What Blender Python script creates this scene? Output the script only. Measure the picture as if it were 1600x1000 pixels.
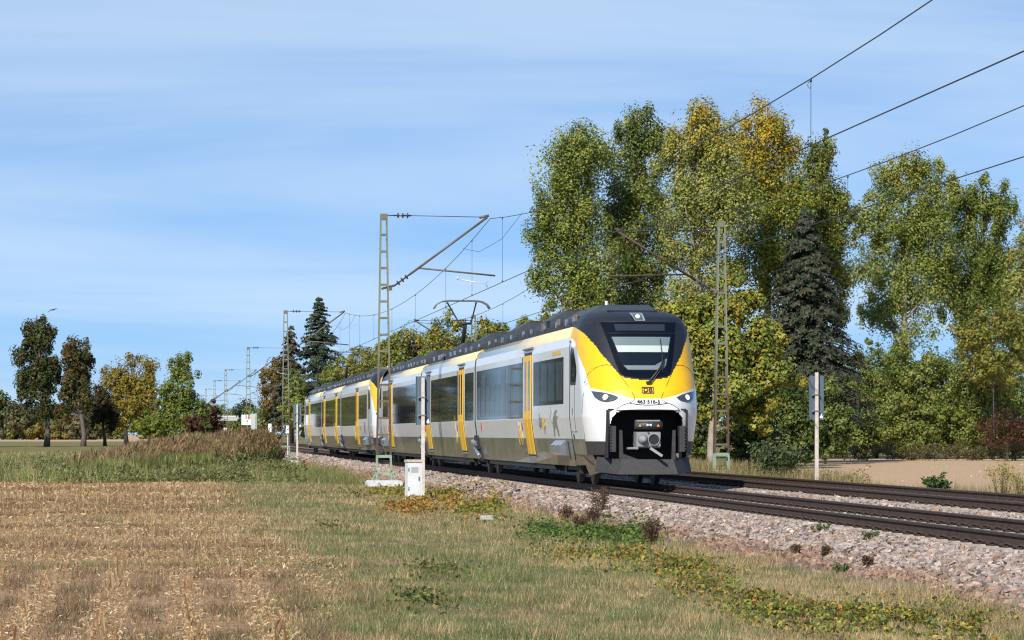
import bpy, bmesh, math, random
import numpy as np
from mathutils import Vector, Matrix

for o in list(bpy.data.objects):
    bpy.data.objects.remove(o)
scene = bpy.context.scene
COL = scene.collection
random.seed(7)
R = np.random.RandomState(11)

# ------------------------------------------------------------------ camera
# world: +Y runs along the railway, X across it, Z up; rail top is z = 0
F = 4450.0                       # focal length in pixels of a 1600 px wide picture
TH = math.atan(550.0 / F)        # the camera looks this far to the right of the railway
CT, ST = math.cos(TH), math.sin(TH)
EYE = 1.267
HOR = 678.0
cam_d = bpy.data.cameras.new('camera')
cam_d.sensor_width = 36.0
cam_d.lens = F / 1600.0 * 36.0
cam_d.shift_y = (HOR - 500.0) / 1600.0
cam_d.clip_start = 0.5
cam_d.clip_end = 8000.0
cam = bpy.data.objects.new('camera', cam_d)
COL.objects.link(cam)
cam.location = (0, 0, EYE)
cam.rotation_euler = (math.radians(90), 0, -TH)
scene.camera = cam

# ------------------------------------------------------------------ sky, sun, exposure
SUN_EL = math.radians(36)
SUN_AZ = math.radians(31)        # sun stands behind the camera, this far left of the railway axis
to_sun = Vector((-math.sin(SUN_AZ) * math.cos(SUN_EL), -math.cos(SUN_AZ) * math.cos(SUN_EL), math.sin(SUN_EL)))
world = bpy.data.worlds.new('World')
scene.world = world
world.use_nodes = True
wn, wl = world.node_tree.nodes, world.node_tree.links
for n in list(wn):
    wn.remove(n)
w_out = wn.new('ShaderNodeOutputWorld')
w_bg = wn.new('ShaderNodeBackground')
w_bg.inputs['Strength'].default_value = 0.113
sky = wn.new('ShaderNodeTexSky')
sky.sky_type = 'NISHITA'
sky.sun_disc = False
sky.sun_elevation = SUN_EL
sky.sun_rotation = math.radians(180) + SUN_AZ
sky.altitude = 200
sky.air_density = 1.0
sky.dust_density = 0.25
sky.ozone_density = 2.6
geo = wn.new('ShaderNodeTexCoord')
sep = wn.new('ShaderNodeSeparateXYZ')
wl.new(geo.outputs['Generated'], sep.inputs[0])


def wmath(op, a, b=None, c=None, clamp=False):
    n = wn.new('ShaderNodeMath')
    n.operation = op
    n.use_clamp = clamp
    for i, v in enumerate((a, b, c)):
        if v is None:
            continue
        if isinstance(v, (int, float)):
            n.inputs[i].default_value = v
        else:
            wl.new(v, n.inputs[i])
    return n.outputs[0]


# the blue deepens quickly above the horizon haze: the sky is read at a raised elevation
zz = wmath('MULTIPLY_ADD', wmath('MAXIMUM', sep.outputs[2], 0.0), 2.0, 0.085)
cmb = wn.new('ShaderNodeCombineXYZ')
wl.new(sep.outputs[0], cmb.inputs[0])
wl.new(sep.outputs[1], cmb.inputs[1])
wl.new(zz, cmb.inputs[2])
nrm = wn.new('ShaderNodeVectorMath')
nrm.operation = 'NORMALIZE'
wl.new(cmb.outputs[0], nrm.inputs[0])
wl.new(nrm.outputs[0], sky.inputs[0])
# cirrus: streaks on a high plane seen in perspective
den = wmath('ADD', wmath('MAXIMUM', sep.outputs[2], 0.0), 0.085)
cx_ = wmath('DIVIDE', sep.outputs[0], den)
cy_ = wmath('DIVIDE', sep.outputs[1], den)
cv = wn.new('ShaderNodeCombineXYZ')
wl.new(cx_, cv.inputs[0])
wl.new(cy_, cv.inputs[1])
mp = wn.new('ShaderNodeMapping')
mp.inputs['Rotation'].default_value = (0, 0, math.radians(58))
mp.inputs['Scale'].default_value = (0.6, 1.35, 1)
wl.new(cv.outputs[0], mp.inputs[0])
cn = wn.new('ShaderNodeTexNoise')
cn.inputs['Scale'].default_value = 0.55
cn.inputs['Detail'].default_value = 5
cn.inputs['Roughness'].default_value = 0.54
cn.inputs['Distortion'].default_value = 0.5
wl.new(mp.outputs[0], cn.inputs['Vector'])
cn2 = wn.new('ShaderNodeTexNoise')
cn2.inputs['Scale'].default_value = 0.16
cn2.inputs['Detail'].default_value = 3
wl.new(mp.outputs[0], cn2.inputs['Vector'])
ramp = wn.new('ShaderNodeMapRange')
ramp.interpolation_type = 'SMOOTHSTEP'
ramp.inputs['From Min'].default_value = 0.46
ramp.inputs['From Max'].default_value = 0.74
wl.new(wmath('MULTIPLY_ADD', cn2.outputs['Fac'], 0.5, wmath('MULTIPLY', cn.outputs['Fac'], 0.65)), ramp.inputs['Value'])
cloud = wmath('MULTIPLY', ramp.outputs[0], 0.66, clamp=True)
mixw = wn.new('ShaderNodeMixRGB')
wl.new(cloud, mixw.inputs[0])
tint = wn.new('ShaderNodeMixRGB')
tint.blend_type = 'MULTIPLY'
tint.inputs[0].default_value = 1.0
tint.inputs[2].default_value = (0.52, 0.93, 1.28, 1)
wl.new(sky.outputs[0], tint.inputs[1])
hz = wmath('MULTIPLY', wmath('POWER', wmath('SUBTRACT', 1.0, wmath('MAXIMUM', sep.outputs[2], 0.0), clamp=True), 11.0), 0.85)
hmix = wn.new('ShaderNodeMixRGB')
wl.new(hz, hmix.inputs[0])
wl.new(tint.outputs[0], hmix.inputs[1])
hmix.inputs[2].default_value = (3.15, 4.4, 5.65, 1)
wl.new(hmix.outputs[0], mixw.inputs[1])
mixw.inputs[2].default_value = (4.8, 6.05, 7.4, 1)
wl.new(mixw.outputs[0], w_bg.inputs['Color'])
wl.new(w_bg.outputs[0], w_out.inputs[0])

sun_d = bpy.data.lights.new('sun', 'SUN')
sun_d.energy = 5.0
sun_d.angle = math.radians(0.53)
sun_d.color = (1.0, 0.93, 0.82)
sun = bpy.data.objects.new('sun', sun_d)
COL.objects.link(sun)
sun.rotation_euler = to_sun.to_track_quat('Z', 'Y').to_euler()

vs = scene.view_settings
scene.display_settings.display_device = 'sRGB'
vs.view_transform = 'Standard'
vs.look = 'None'
vs.exposure = 0.26
vs.gamma = 1.0
vs.use_curve_mapping = False
try:
    scene.cycles.max_bounces = 6
    scene.cycles.diffuse_bounces = 3
    scene.cycles.transparent_max_bounces = 8
    scene.cycles.filter_width = 1.2
except Exception:
    pass


# ------------------------------------------------------------------ helpers
def P(px, depth, z):
    """world point seen at column px of the 1600 px picture at a distance depth, at height z"""
    xc = (px - 800.0) / F * depth
    return Vector((xc * CT + depth * ST, -xc * ST + depth * CT, z))


def zat(py, depth):
    return EYE - (py - HOR) * depth / F


def new_mat(name):
    m = bpy.data.materials.new(name)
    m.use_nodes = True
    nt = m.node_tree
    b = nt.nodes.get('Principled BSDF')
    return m, nt, b


def mat(name, col, rough=0.6, metal=0.0, coat=0.0, var=0.0, vscale=3.0, bump=0.0, bscale=20.0, col2=None, spec=None, emit=None, estr=0.0, detail=5):
    m, nt, b = new_mat(name)
    b.inputs['Base Color'].default_value = (*col, 1)
    b.inputs['Roughness'].default_value = rough
    b.inputs['Metallic'].default_value = metal
    b.inputs['Coat Weight'].default_value = coat
    b.inputs['Coat Roughness'].default_value = 0.04
    if spec is not None:
        b.inputs['Specular IOR Level'].default_value = spec
    if emit:
        b.inputs['Emission Color'].default_value = (*emit, 1)
        b.inputs['Emission Strength'].default_value = estr
    if var or col2 or bump:
        tc = nt.nodes.new('ShaderNodeTexCoord')
    if var or col2:
        nz = nt.nodes.new('ShaderNodeTexNoise')
        nz.inputs['Scale'].default_value = vscale
        nz.inputs['Detail'].default_value = detail
        nz.inputs['Roughness'].default_value = 0.6
        nt.links.new(tc.outputs['Object'], nz.inputs['Vector'])
        mr = nt.nodes.new('ShaderNodeMapRange')
        mr.inputs['From Min'].default_value = 0.32
        mr.inputs['From Max'].default_value = 0.68
        nt.links.new(nz.outputs['Fac'], mr.inputs['Value'])
        mx = nt.nodes.new('ShaderNodeMixRGB')
        c2 = col2 or tuple(c * (1 - var) for c in col)
        mx.inputs[1].default_value = (*col, 1)
        mx.inputs[2].default_value = (*c2, 1)
        nt.links.new(mr.outputs[0], mx.inputs[0])
        nt.links.new(mx.outputs[0], b.inputs['Base Color'])
    if bump:
        bz = nt.nodes.new('ShaderNodeTexNoise')
        bz.inputs['Scale'].default_value = bscale
        bz.inputs['Detail'].default_value = 3
        nt.links.new(tc.outputs['Object'], bz.inputs['Vector'])
        bm = nt.nodes.new('ShaderNodeBump')
        bm.inputs['Strength'].default_value = bump
        bm.inputs['Distance'].default_value = 0.02
        nt.links.new(bz.outputs['Fac'], bm.inputs['Height'])
        nt.links.new(bm.outputs[0], b.inputs['Normal'])
    return m


def leaf_mat(name, trans=0.35, rough=0.5, spec=0.3):
    """foliage: colour of every blade or leaf comes from the 'Col' attribute, part of the light passes through"""
    m, nt, b = new_mat(name)
    at = nt.nodes.new('ShaderNodeAttribute')
    at.attribute_name = 'Col'
    nt.links.new(at.outputs['Color'], b.inputs['Base Color'])
    b.inputs['Roughness'].default_value = rough
    b.inputs['Specular IOR Level'].default_value = spec
    tr = nt.nodes.new('ShaderNodeBsdfTranslucent')
    nt.links.new(at.outputs['Color'], tr.inputs['Color'])
    mx = nt.nodes.new('ShaderNodeMixShader')
    mx.inputs[0].default_value = trans
    nt.links.new(b.outputs[0], mx.inputs[1])
    nt.links.new(tr.outputs[0], mx.inputs[2])
    nt.links.new(mx.outputs[0], nt.nodes['Material Output'].inputs[0])
    return m


def tag(o, label=None, cat=None, group=None, kind=None):
    if label:
        o['label'] = label
    if cat:
        o['category'] = cat
    if group:
        o['group'] = group
    if kind:
        o['kind'] = kind
    return o


def empty(name, loc=(0, 0, 0), rz=0.0, label=None, cat=None, group=None, kind=None):
    o = bpy.data.objects.new(name, None)
    COL.objects.link(o)
    o.location = loc
    o.rotation_euler = (0, 0, rz)
    o.empty_display_size = 0.3
    return tag(o, label, cat, group, kind)


def link(name, me, mats, parent=None):
    o = bpy.data.objects.new(name, me)
    COL.objects.link(o)
    for m in (mats if isinstance(mats, (list, tuple)) else [mats]):
        me.materials.append(m)
    if parent is not None:
        o.parent = parent
    return o


def fast_mesh(name, verts, faces_flat, nper, mats, parent=None, midx=None, cols=None, smooth=False):
    """verts (N,3); faces_flat index array of faces that all have nper corners; cols one colour per vertex"""
    me = bpy.data.meshes.new(name)
    verts = np.ascontiguousarray(verts, dtype=np.float32)
    ff = np.ascontiguousarray(faces_flat, dtype=np.int32).ravel()
    nf = len(ff) // nper
    me.vertices.add(len(verts))
    me.vertices.foreach_set('co', verts.ravel())
    me.loops.add(len(ff))
    me.loops.foreach_set('vertex_index', ff)
    me.polygons.add(nf)
    me.polygons.foreach_set('loop_start', np.arange(0, nf * nper, nper, dtype=np.int32))
    me.polygons.foreach_set('loop_total', np.full(nf, nper, dtype=np.int32))
    if midx is not None:
        me.polygons.foreach_set('material_index', np.ascontiguousarray(midx, dtype=np.int32))
    me.polygons.foreach_set('use_smooth', np.full(nf, bool(smooth)))
    if cols is not None:
        a = me.attributes.new('Col', 'FLOAT_COLOR', 'POINT')
        c4 = np.ones((len(verts), 4), dtype=np.float32)
        c4[:, :3] = cols
        a.data.foreach_set('color', c4.ravel())
    me.update(calc_edges=True)
    return link(name, me, mats, parent)


class MB:
    """collects simple solids and links them as ONE mesh object"""

    def __init__(self):
        self.v, self.f, self.m, self.s = [], [], [], []

    def add(self, vs, fs, mi=0, sm=False):
        b = len(self.v)
        self.v += [tuple(p) for p in vs]
        for f in fs:
            self.f.append(tuple(i + b for i in f))
            self.m.append(mi)
            self.s.append(sm)

    def box(self, x0, x1, y0, y1, z0, z1, mi=0):
        v = [(x0, y0, z0), (x1, y0, z0), (x1, y1, z0), (x0, y1, z0), (x0, y0, z1), (x1, y0, z1), (x1, y1, z1), (x0, y1, z1)]
        self.add(v, [(0, 3, 2, 1), (4, 5, 6, 7), (0, 1, 5, 4), (1, 2, 6, 5), (2, 3, 7, 6), (3, 0, 4, 7)], mi)

    def hexa(self, v, mi=0):
        self.add(v, [(0, 3, 2, 1), (4, 5, 6, 7), (0, 1, 5, 4), (1, 2, 6, 5), (2, 3, 7, 6), (3, 0, 4, 7)], mi)

    def bar(self, p0, p1, w, h, mi=0, up=(0, 0, 1)):
        p0, p1 = Vector(p0), Vector(p1)
        d = (p1 - p0).normalized()
        u = Vector(up)
        if abs(d.dot(u)) > 0.98:
            u = Vector((0, 1, 0))
        a = d.cross(u).normalized() * (w / 2)
        b = a.cross(d).normalized() * (h / 2)
        v = [p0 - a - b, p0 + a - b, p0 + a + b, p0 - a + b, p1 - a - b, p1 + a - b, p1 + a + b, p1 - a + b]
        self.hexa(v, mi)

    def tube(self, pts, r, n=8, mi=0, caps=True, sm=True):
        pts = [Vector(p) for p in pts]
        rs = r if isinstance(r, (list, tuple)) else [r] * len(pts)
        b = len(self.v)
        d0 = (pts[1] - pts[0]).normalized()
        u = Vector((0, 0, 1)) if abs(d0.z) < 0.95 else Vector((1, 0, 0))
        for i, p in enumerate(pts):
            if i == 0:
                d = d0
            elif i == len(pts) - 1:
                d = (pts[i] - pts[i - 1]).normalized()
            else:
                d = ((pts[i + 1] - pts[i]).normalized() + (pts[i] - pts[i - 1]).normalized()).normalized()
            a = d.cross(u)
            if a.length < 1e-4:
                a = d.orthogonal()
            a.normalize()
            c = a.cross(d).normalized()
            u = c
            for k in range(n):
                t = 2 * math.pi * k / n
                self.v.append(tuple(p + (a * math.cos(t) + c * math.sin(t)) * rs[i]))
        for i in range(len(pts) - 1):
            for k in range(n):
                k2 = (k + 1) % n
                self.f.append((b + i * n + k, b + i * n + k2, b + (i + 1) * n + k2, b + (i + 1) * n + k))
                self.m.append(mi)
                self.s.append(sm)
        if caps:
            e = b + (len(pts) - 1) * n
            self.f.append(tuple(b + k for k in reversed(range(n))))
            self.f.append(tuple(e + k for k in range(n)))
            self.m += [mi, mi]
            self.s += [False, False]

    def prism(self, poly, axis, a0, a1, mi=0):
        """poly in the two other axes (cyclic order: x->(y,z), y->(x,z), z->(x,y))"""
        def mk(p, a):
            return {'x': (a, p[0], p[1]), 'y': (p[0], a, p[1]), 'z': (p[0], p[1], a)}[axis]
        n = len(poly)
        v = [mk(p, a0) for p in poly] + [mk(p, a1) for p in poly]
        f = [tuple(range(n)), tuple(reversed(range(n, 2 * n)))]
        f += [(i, (i + 1) % n, n + (i + 1) % n, n + i) for i in range(n)]
        self.add(v, f, mi)

    def lathe(self, prof, p0, axis, n=16, mi=0, sm=True):
        """prof [(r, t)] turned about axis through p0"""
        p0, d = Vector(p0), Vector(axis).normalized()
        a = d.orthogonal().normalized()
        c = d.cross(a)
        b = len(self.v)
        for r, t in prof:
            for k in range(n):
                g = 2 * math.pi * k / n
                self.v.append(tuple(p0 + d * t + (a * math.cos(g) + c * math.sin(g)) * r))
        for i in range(len(prof) - 1):
            for k in range(n):
                k2 = (k + 1) % n
                self.f.append((b + i * n + k, b + i * n + k2, b + (i + 1) * n + k2, b + (i + 1) * n + k))
                self.m.append(mi)
                self.s.append(sm)
        e = b + (len(prof) - 1) * n
        self.f.append(tuple(b + k for k in reversed(range(n))))
        self.f.append(tuple(e + k for k in range(n)))
        self.m += [mi, mi]
        self.s += [False, False]

    def build(self, name, mats, parent=None, fix=True):
        me = bpy.data.meshes.new(name)
        me.from_pydata(self.v, [], self.f)
        me.polygons.foreach_set('material_index', self.m)
        me.polygons.foreach_set('use_smooth', self.s)
        if fix:
            bm = bmesh.new()
            bm.from_mesh(me)
            bmesh.ops.recalc_face_normals(bm, faces=bm.faces)
            bm.to_mesh(me)
            bm.free()
        me.update()
        return link(name, me, mats, parent)


def children(o):
    return [c for c in bpy.data.objects if c.parent == o]


def copy_tree(o, parent=None, kids=None):
    if kids is None:
        kids = {}
        for c in bpy.data.objects:
            if c.parent is not None:
                kids.setdefault(c.parent.name, []).append(c)
    c = o.copy()
    COL.objects.link(c)
    c.parent = parent
    for ch in kids.get(o.name, []):
        copy_tree(ch, c, kids)
    return c


def vnoise(x, y, scale, seed=0):
    """smooth value noise 0..1 in numpy"""
    x = np.asarray(x, dtype=np.float64) / scale + seed * 17.31
    y = np.asarray(y, dtype=np.float64) / scale + seed * 7.77
    xi, yi = np.floor(x), np.floor(y)
    fx, fy = x - xi, y - yi
    fx = fx * fx * (3 - 2 * fx)
    fy = fy * fy * (3 - 2 * fy)

    def h(a, b):
        s = np.sin(a * 127.1 + b * 311.7 + seed * 74.7) * 43758.5453
        return s - np.floor(s)
    return (h(xi, yi) * (1 - fx) + h(xi + 1, yi) * fx) * (1 - fy) + (h(xi, yi + 1) * (1 - fx) + h(xi + 1, yi + 1) * fx) * fy


def sstep(a, b, x):
    t = np.clip((np.asarray(x, dtype=np.float64) - a) / (b - a), 0, 1)
    return t * t * (3 - 2 * t)


TR1, TR2 = 11.56, 15.56          # centre lines of the two tracks
GAUGE = 0.75                     # half of the distance between rail heads


def ground_z(X, Y):
    X = np.asarray(X, dtype=np.float64)
    Y = np.asarray(Y, dtype=np.float64)
    z = np.full(np.broadcast(X, Y).shape, -0.45)
    z = z - 0.13 * sstep(3.0, 8.0, X) * (1 - sstep(9.0, 10.0, X))
    z = z + 0.40 * sstep(150, 320, Y) * (1 - sstep(2.0, 8.0, X))
    ditch = np.exp(-((X + 0.02 * Y + 4) / 14.0) ** 2) * sstep(100, 118, Y) * (1 - sstep(165, 190, Y))
    z = z - 0.25 * ditch * (1 - sstep(4.0, 8.0, X))
    z = z + 0.12 * sstep(19.5, 23, X)
    z = z + (vnoise(X, Y, 1.7, 3) - 0.5) * 0.07 * sstep(9.8, 8.6, X) + (vnoise(X, Y, 0.6, 4) - 0.5) * 0.03
    return z


BPROF_X = np.array([8.35, 8.75, 9.9, 10.25, 10.7, 12.4, 12.9, 14.1, 14.6, 16.9, 17.3, 18.8])
BPROF_Z = np.array([-0.66, -0.53, -0.215, -0.20, -0.20, -0.205, -0.19, -0.15, -0.125, -0.11, -0.12, -0.60])


def ballast_z(X, Y):
    z = np.interp(X, BPROF_X, BPROF_Z)
    w = sstep(8.3, 8.8, X) * (1 - sstep(9.7, 10.1, X))
    return z + w * (vnoise(X, Y, 2.3, 8) - 0.5) * 0.16 + (vnoise(X, Y, 0.35, 9) - 0.5) * 0.03
# ------------------------------------------------------------------ the ground: one sheet to the horizon
def axis(lo, hi, fine_lo, fine_hi, step, grow=1.22):
    a = list(np.arange(fine_lo, fine_hi + step * 0.5, step))
    s = step
    while a[-1] < hi:
        s *= grow
        a.append(a[-1] + s)
    s = step
    while a[0] > lo:
        s *= grow
        a.insert(0, a[0] - s)
    return np.array(a)


gx = axis(-1800, 2600, -14, 30, 0.5)
gy = axis(-80, 6500, 14, 150, 0.6, 1.15)
GX, GY = np.meshgrid(gx, gy)
GZ = ground_z(GX, GY)
nx, ny = len(gx), len(gy)
ii = np.arange((nx - 1) * (ny - 1))
r_, c_ = ii // (nx - 1), ii % (nx - 1)
q = np.stack([r_ * nx + c_, r_ * nx + c_ + 1, (r_ + 1) * nx + c_ + 1, (r_ + 1) * nx + c_], 1)
V = np.stack([GX, GY, GZ], -1).reshape(-1, 3)
gm, gnt, gb = new_mat('field_ground')
X, Y = V[:, 0], V[:, 1]
stub = (1 - sstep(1.2, 2.8, X)) * (1 - sstep(95, 102, Y))
verge = sstep(1.2, 2.8, X) * (1 - sstep(8.0, 9.2, X)) * (1 - sstep(150, 200, Y))
soil = np.maximum(sstep(19.5, 22.5, X) * sstep(-2.5, .5, X - .2365 * Y) * (1 - sstep(182, 187, Y)), (1 - sstep(6, 9, X)) * sstep(480, 520, Y))
zone = fast_mesh('ground', V, q, 4, gm, cols=np.stack([stub, verge, soil], 1), smooth=True)
tag(zone, 'dry stubble field, mown verge and bare tan soil beside the railway', kind='structure')
gb.inputs['Roughness'].default_value = 0.95
gb.inputs['Specular IOR Level'].default_value = 0.1
tc = gnt.nodes.new('ShaderNodeTexCoord')


def gnoise(scale, detail=4, vec=None, sx=1, sy=1):
    n = gnt.nodes.new('ShaderNodeTexNoise')
    n.inputs['Scale'].default_value = scale
    n.inputs['Detail'].default_value = detail
    n.inputs['Roughness'].default_value = 0.65
    m = gnt.nodes.new('ShaderNodeMapping')
    m.inputs['Scale'].default_value = (sx, sy, 1)
    gnt.links.new(tc.outputs['Object'], m.inputs[0])
    gnt.links.new(m.outputs[0], n.inputs['Vector'])
    return n.outputs['Fac']


def gramp(fac, stops):
    r = gnt.nodes.new('ShaderNodeValToRGB')
    e = r.color_ramp.elements
    e[0].position, e[0].color = stops[0][0], (*stops[0][1], 1)
    e[1].position, e[1].color = stops[1][0], (*stops[1][1], 1)
    for p, c in stops[2:]:
        x = e.new(p)
        x.color = (*c, 1)
    gnt.links.new(fac, r.inputs[0])
    return r.outputs[0]


def gmix(f, a, b):
    m = gnt.nodes.new('ShaderNodeMixRGB')
    gnt.links.new(f, m.inputs[0])
    gnt.links.new(a, m.inputs[1])
    gnt.links.new(b, m.inputs[2])
    return m.outputs[0]


za = gnt.nodes.new('ShaderNodeAttribute')
za.attribute_name = 'Col'
zs = gnt.nodes.new('ShaderNodeSeparateColor')
gnt.links.new(za.outputs['Color'], zs.inputs[0])
green = gramp(gnoise(0.35, 6), [(0.3, (0.11, 0.11, 0.04)), (0.7, (0.24, 0.20, 0.085))])
stubc = gramp(gnoise(6.0, 8), [(0.28, (0.22, 0.135, 0.075)), (0.72, (0.46, 0.30, 0.165)), (0.5, (0.33, 0.21, 0.12))])
vergc = gramp(gnoise(1.3, 8), [(0.3, (0.12, 0.115, 0.05)), (0.7, (0.29, 0.22, 0.12))])
soilc = gramp(gnoise(2.5, 10, sx=1, sy=0.5), [(0.2, (0.40, 0.27, 0.165)), (0.8, (0.50, 0.36, 0.225))])
g1 = gmix(zs.outputs[0], green, stubc)
g2 = gmix(zs.outputs[1], g1, vergc)
g3 = gmix(zs.outputs[2], g2, soilc)
gnt.links.new(g3, gb.inputs['Base Color'])
gbz = gnoise(14.0, 5)
gbm = gnt.nodes.new('ShaderNodeBump')
gbm.inputs['Strength'].default_value = 0.7
gbm.inputs['Distance'].default_value = 0.05
gnt.links.new(gbz, gbm.inputs['Height'])
gnt.links.new(gbm.outputs[0], gb.inputs['Normal'])

# ------------------------------------------------------------------ ballast bed and its stones
bx = np.concatenate([np.arange(8.35, 10.3, 0.13), np.arange(10.4, 12.8, 0.4), np.arange(12.9, 15.0, 0.2), np.array([15.5, 16.2, 16.9, 17.3, 18.0, 18.8])])
by = np.concatenate([np.arange(-40, 20, 4.0), np.arange(20, 130, 0.4), np.arange(130, 1500, 12.0)])
BX, BY = np.meshgrid(bx, by)
BZ = ballast_z(BX, BY)
nx, ny = len(bx), len(by)
ii = np.arange((nx - 1) * (ny - 1))
r_, c_ = ii // (nx - 1), ii % (nx - 1)
q = np.stack([r_ * nx + c_, r_ * nx + c_ + 1, (r_ + 1) * nx + c_ + 1, (r_ + 1) * nx + c_], 1)
bed_m = mat('ballast_bed', (0.27, 0.20, 0.16), 0.95, col2=(0.10, 0.075, 0.06), vscale=14, bump=1.0, bscale=18, spec=0.1, detail=8)
bed = fast_mesh('ballast_bed', np.stack([BX, BY, BZ], -1).reshape(-1, 3), q, 4, bed_m, smooth=True)
tag(bed, 'pinkish grey crushed stone ballast under both tracks', kind='structure')

# stone templates: cubes with every corner pushed about
cube = np.array([[-1, -1, -1], [1, -1, -1], [1, 1, -1], [-1, 1, -1], [-1, -1, 1], [1, -1, 1], [1, 1, 1], [-1, 1, 1]], float)
cf = np.array([[0, 3, 2, 1], [4, 5, 6, 7], [0, 1, 5, 4], [1, 2, 6, 5], [2, 3, 7, 6], [3, 0, 4, 7]])
TPL = [cube * (0.55 + 0.45 * R.rand(8, 1)) + 0.28 * R.randn(8, 3) for _ in range(24)]


def stones(name, X, Y, Z, size, cols):
    n = len(X)
    t = np.array(TPL)[R.randint(0, len(TPL), n)]
    sc = size[:, None] * (0.75 + 0.5 * R.rand(n, 3))
    sc[:, 2] *= 0.72
    v = t * sc[:, None, :]
    a, b = R.rand(n) * 6.283, R.randn(n) * 0.45
    ca, sa, cb, sb = np.cos(a), np.sin(a), np.cos(b), np.sin(b)
    x, z = v[:, :, 0] * cb[:, None] + v[:, :, 2] * sb[:, None], -v[:, :, 0] * sb[:, None] + v[:, :, 2] * cb[:, None]
    y = v[:, :, 1]
    xx, yy = x * ca[:, None] - y * sa[:, None], x * sa[:, None] + y * ca[:, None]
    v = np.stack([xx + X[:, None], yy + Y[:, None], z + Z[:, None]], -1).reshape(-1, 3)
    f = (cf[None] + (np.arange(n) * 8)[:, None, None]).reshape(-1, 4)
    o = fast_mesh(name, v, f, 4, M_STONE, cols=np.repeat(cols, 8, 0))
    return o


M_STONE, _nt, _b = new_mat('ballast_stone')
_a = _nt.nodes.new('ShaderNodeAttribute')
_a.attribute_name = 'Col'
_nt.links.new(_a.outputs['Color'], _b.inputs['Base Color'])
_b.inputs['Roughness'].default_value = 0.9
_b.inputs['Specular IOR Level'].default_value = 0.15


def spread(n, y0, y1, k):
    """Y values with density falling as Y**-k"""
    u = R.rand(n)
    if abs(k - 1) < 1e-6:
        k = 1.001
    return (y0 ** (1 - k) + u * (y1 ** (1 - k) - y0 ** (1 - k))) ** (1 / (1 - k))


nA, nB = 34000, 8000
Ya = spread(nA, 24, 215, 1.0)
Xa = 8.3 + 2.15 * R.rand(nA) ** 0.8
keep = (Xa > 8.58 + (vnoise(Ya, Ya * 0, 3.0, 5) - 0.5) * 0.8 - 0.25 * R.rand(nA) ** 3) & ((np.abs(Xa - 10.81) > 0.11))
Xa, Ya = Xa[keep], Ya[keep]
Yb = spread(nB, 32, 135, 0.9)
Xb = 12.6 + 2.1 * R.rand(nB)
Yc = spread(5500, 27, 72, 0.8)
Xc = 10.92 + 1.28 * R.rand(5500)
Xs, Ys = np.concatenate([Xa, Xb, Xc]), np.concatenate([Ya, Yb, Yc])
ok = np.abs(Xs - 14.81) > 0.11
Xs, Ys = Xs[ok], Ys[ok]
Zs = ballast_z(Xs, Ys) + 0.008
n = len(Xs)
sz = (0.022 + 0.028 * R.rand(n) ** 2.0) * (1 + 0.35 * sstep(50, 120, Ys) + .5 * sstep(110, 200, Ys))
base = np.array([[0.47, 0.39, 0.36], [0.40, 0.34, 0.32], [0.53, 0.44, 0.40], [0.33, 0.28, 0.27], [0.45, 0.36, 0.30], [0.40, 0.25, 0.16], [0.58, 0.53, 0.49], [0.45, 0.28, 0.17], [0.22, 0.18, 0.17]])
pick = R.choice(len(base), n, p=[.24, .2, .2, .12, .08, .045, .045, .02, .05])
low = sstep(9.35, 8.8, Xs + 0.5 * (vnoise(Xs, Ys, 1.2, 6) - 0.5))
cc = base[pick] * np.array([.78, .755, .725]) * (0.62 + 0.6 * R.rand(n, 1))
cc = cc * (1 - low[:, None]) + (cc * np.array([0.80, 0.66, 0.55])) * low[:, None]
keepS = ~((Xs > 10.3) & (Xs < 10.6)) & ~((Xs > 12.22) & (Xs < 12.6))
st = stones('ballast_stones', Xs[keepS], Ys[keepS], Zs[keepS], sz[keepS], cc[keepS])
tag(st, 'loose pinkish grey ballast stones on the shoulder and between the tracks', kind='stuff')

# ------------------------------------------------------------------ tracks
M_RUST = mat('rail_rust', (0.075, 0.048, 0.036), 0.75, col2=(0.045, 0.03, 0.024), vscale=6, spec=0.25)
M_STEEL = mat('rail_steel', (0.36, 0.36, 0.38), 0.22, metal=1.0, col2=(0.22, 0.2, 0.2), vscale=2)
M_CONC = mat('sleeper_concrete', (0.38, 0.34, 0.30), 0.9, col2=(0.28, 0.24, 0.21), vscale=9, spec=0.2)
M_CLIP = mat('clip_rust', (0.05, 0.033, 0.025), 0.7, spec=0.3)
RP = [(-.075, -.172), (.075, -.172), (.075, -.160), (.014, -.140), (.009, -.055), (.034, -.040), (.036, -.008), (.028, 0.0), (-.028, 0.0), (-.036, -.008), (-.034, -.040), (-.009, -.055), (-.014, -.140), (-.075, -.160)]


def rail_mesh():
    ys = [-45, 300, 1400]
    v, f, m = [], [], []
    for y in ys:
        v += [(p[0], y, p[1]) for p in RP]
    k = len(RP)
    for j in range(2):
        for i in range(k):
            f.append((j * k + i, j * k + (i + 1) % k, (j + 1) * k + (i + 1) % k, (j + 1) * k + i))
            m.append(1 if i in (7,) else 0)
    me = bpy.data.meshes.new('rail')
    me.from_pydata(v, [], f)
    me.polygons.foreach_set('material_index', m)
    me.materials.append(M_RUST)
    me.materials.append(M_STEEL)
    bm = bmesh.new()
    bm.from_mesh(me)
    bmesh.ops.recalc_face_normals(bm, faces=bm.faces)
    bm.to_mesh(me)
    bm.free()
    return me


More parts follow.
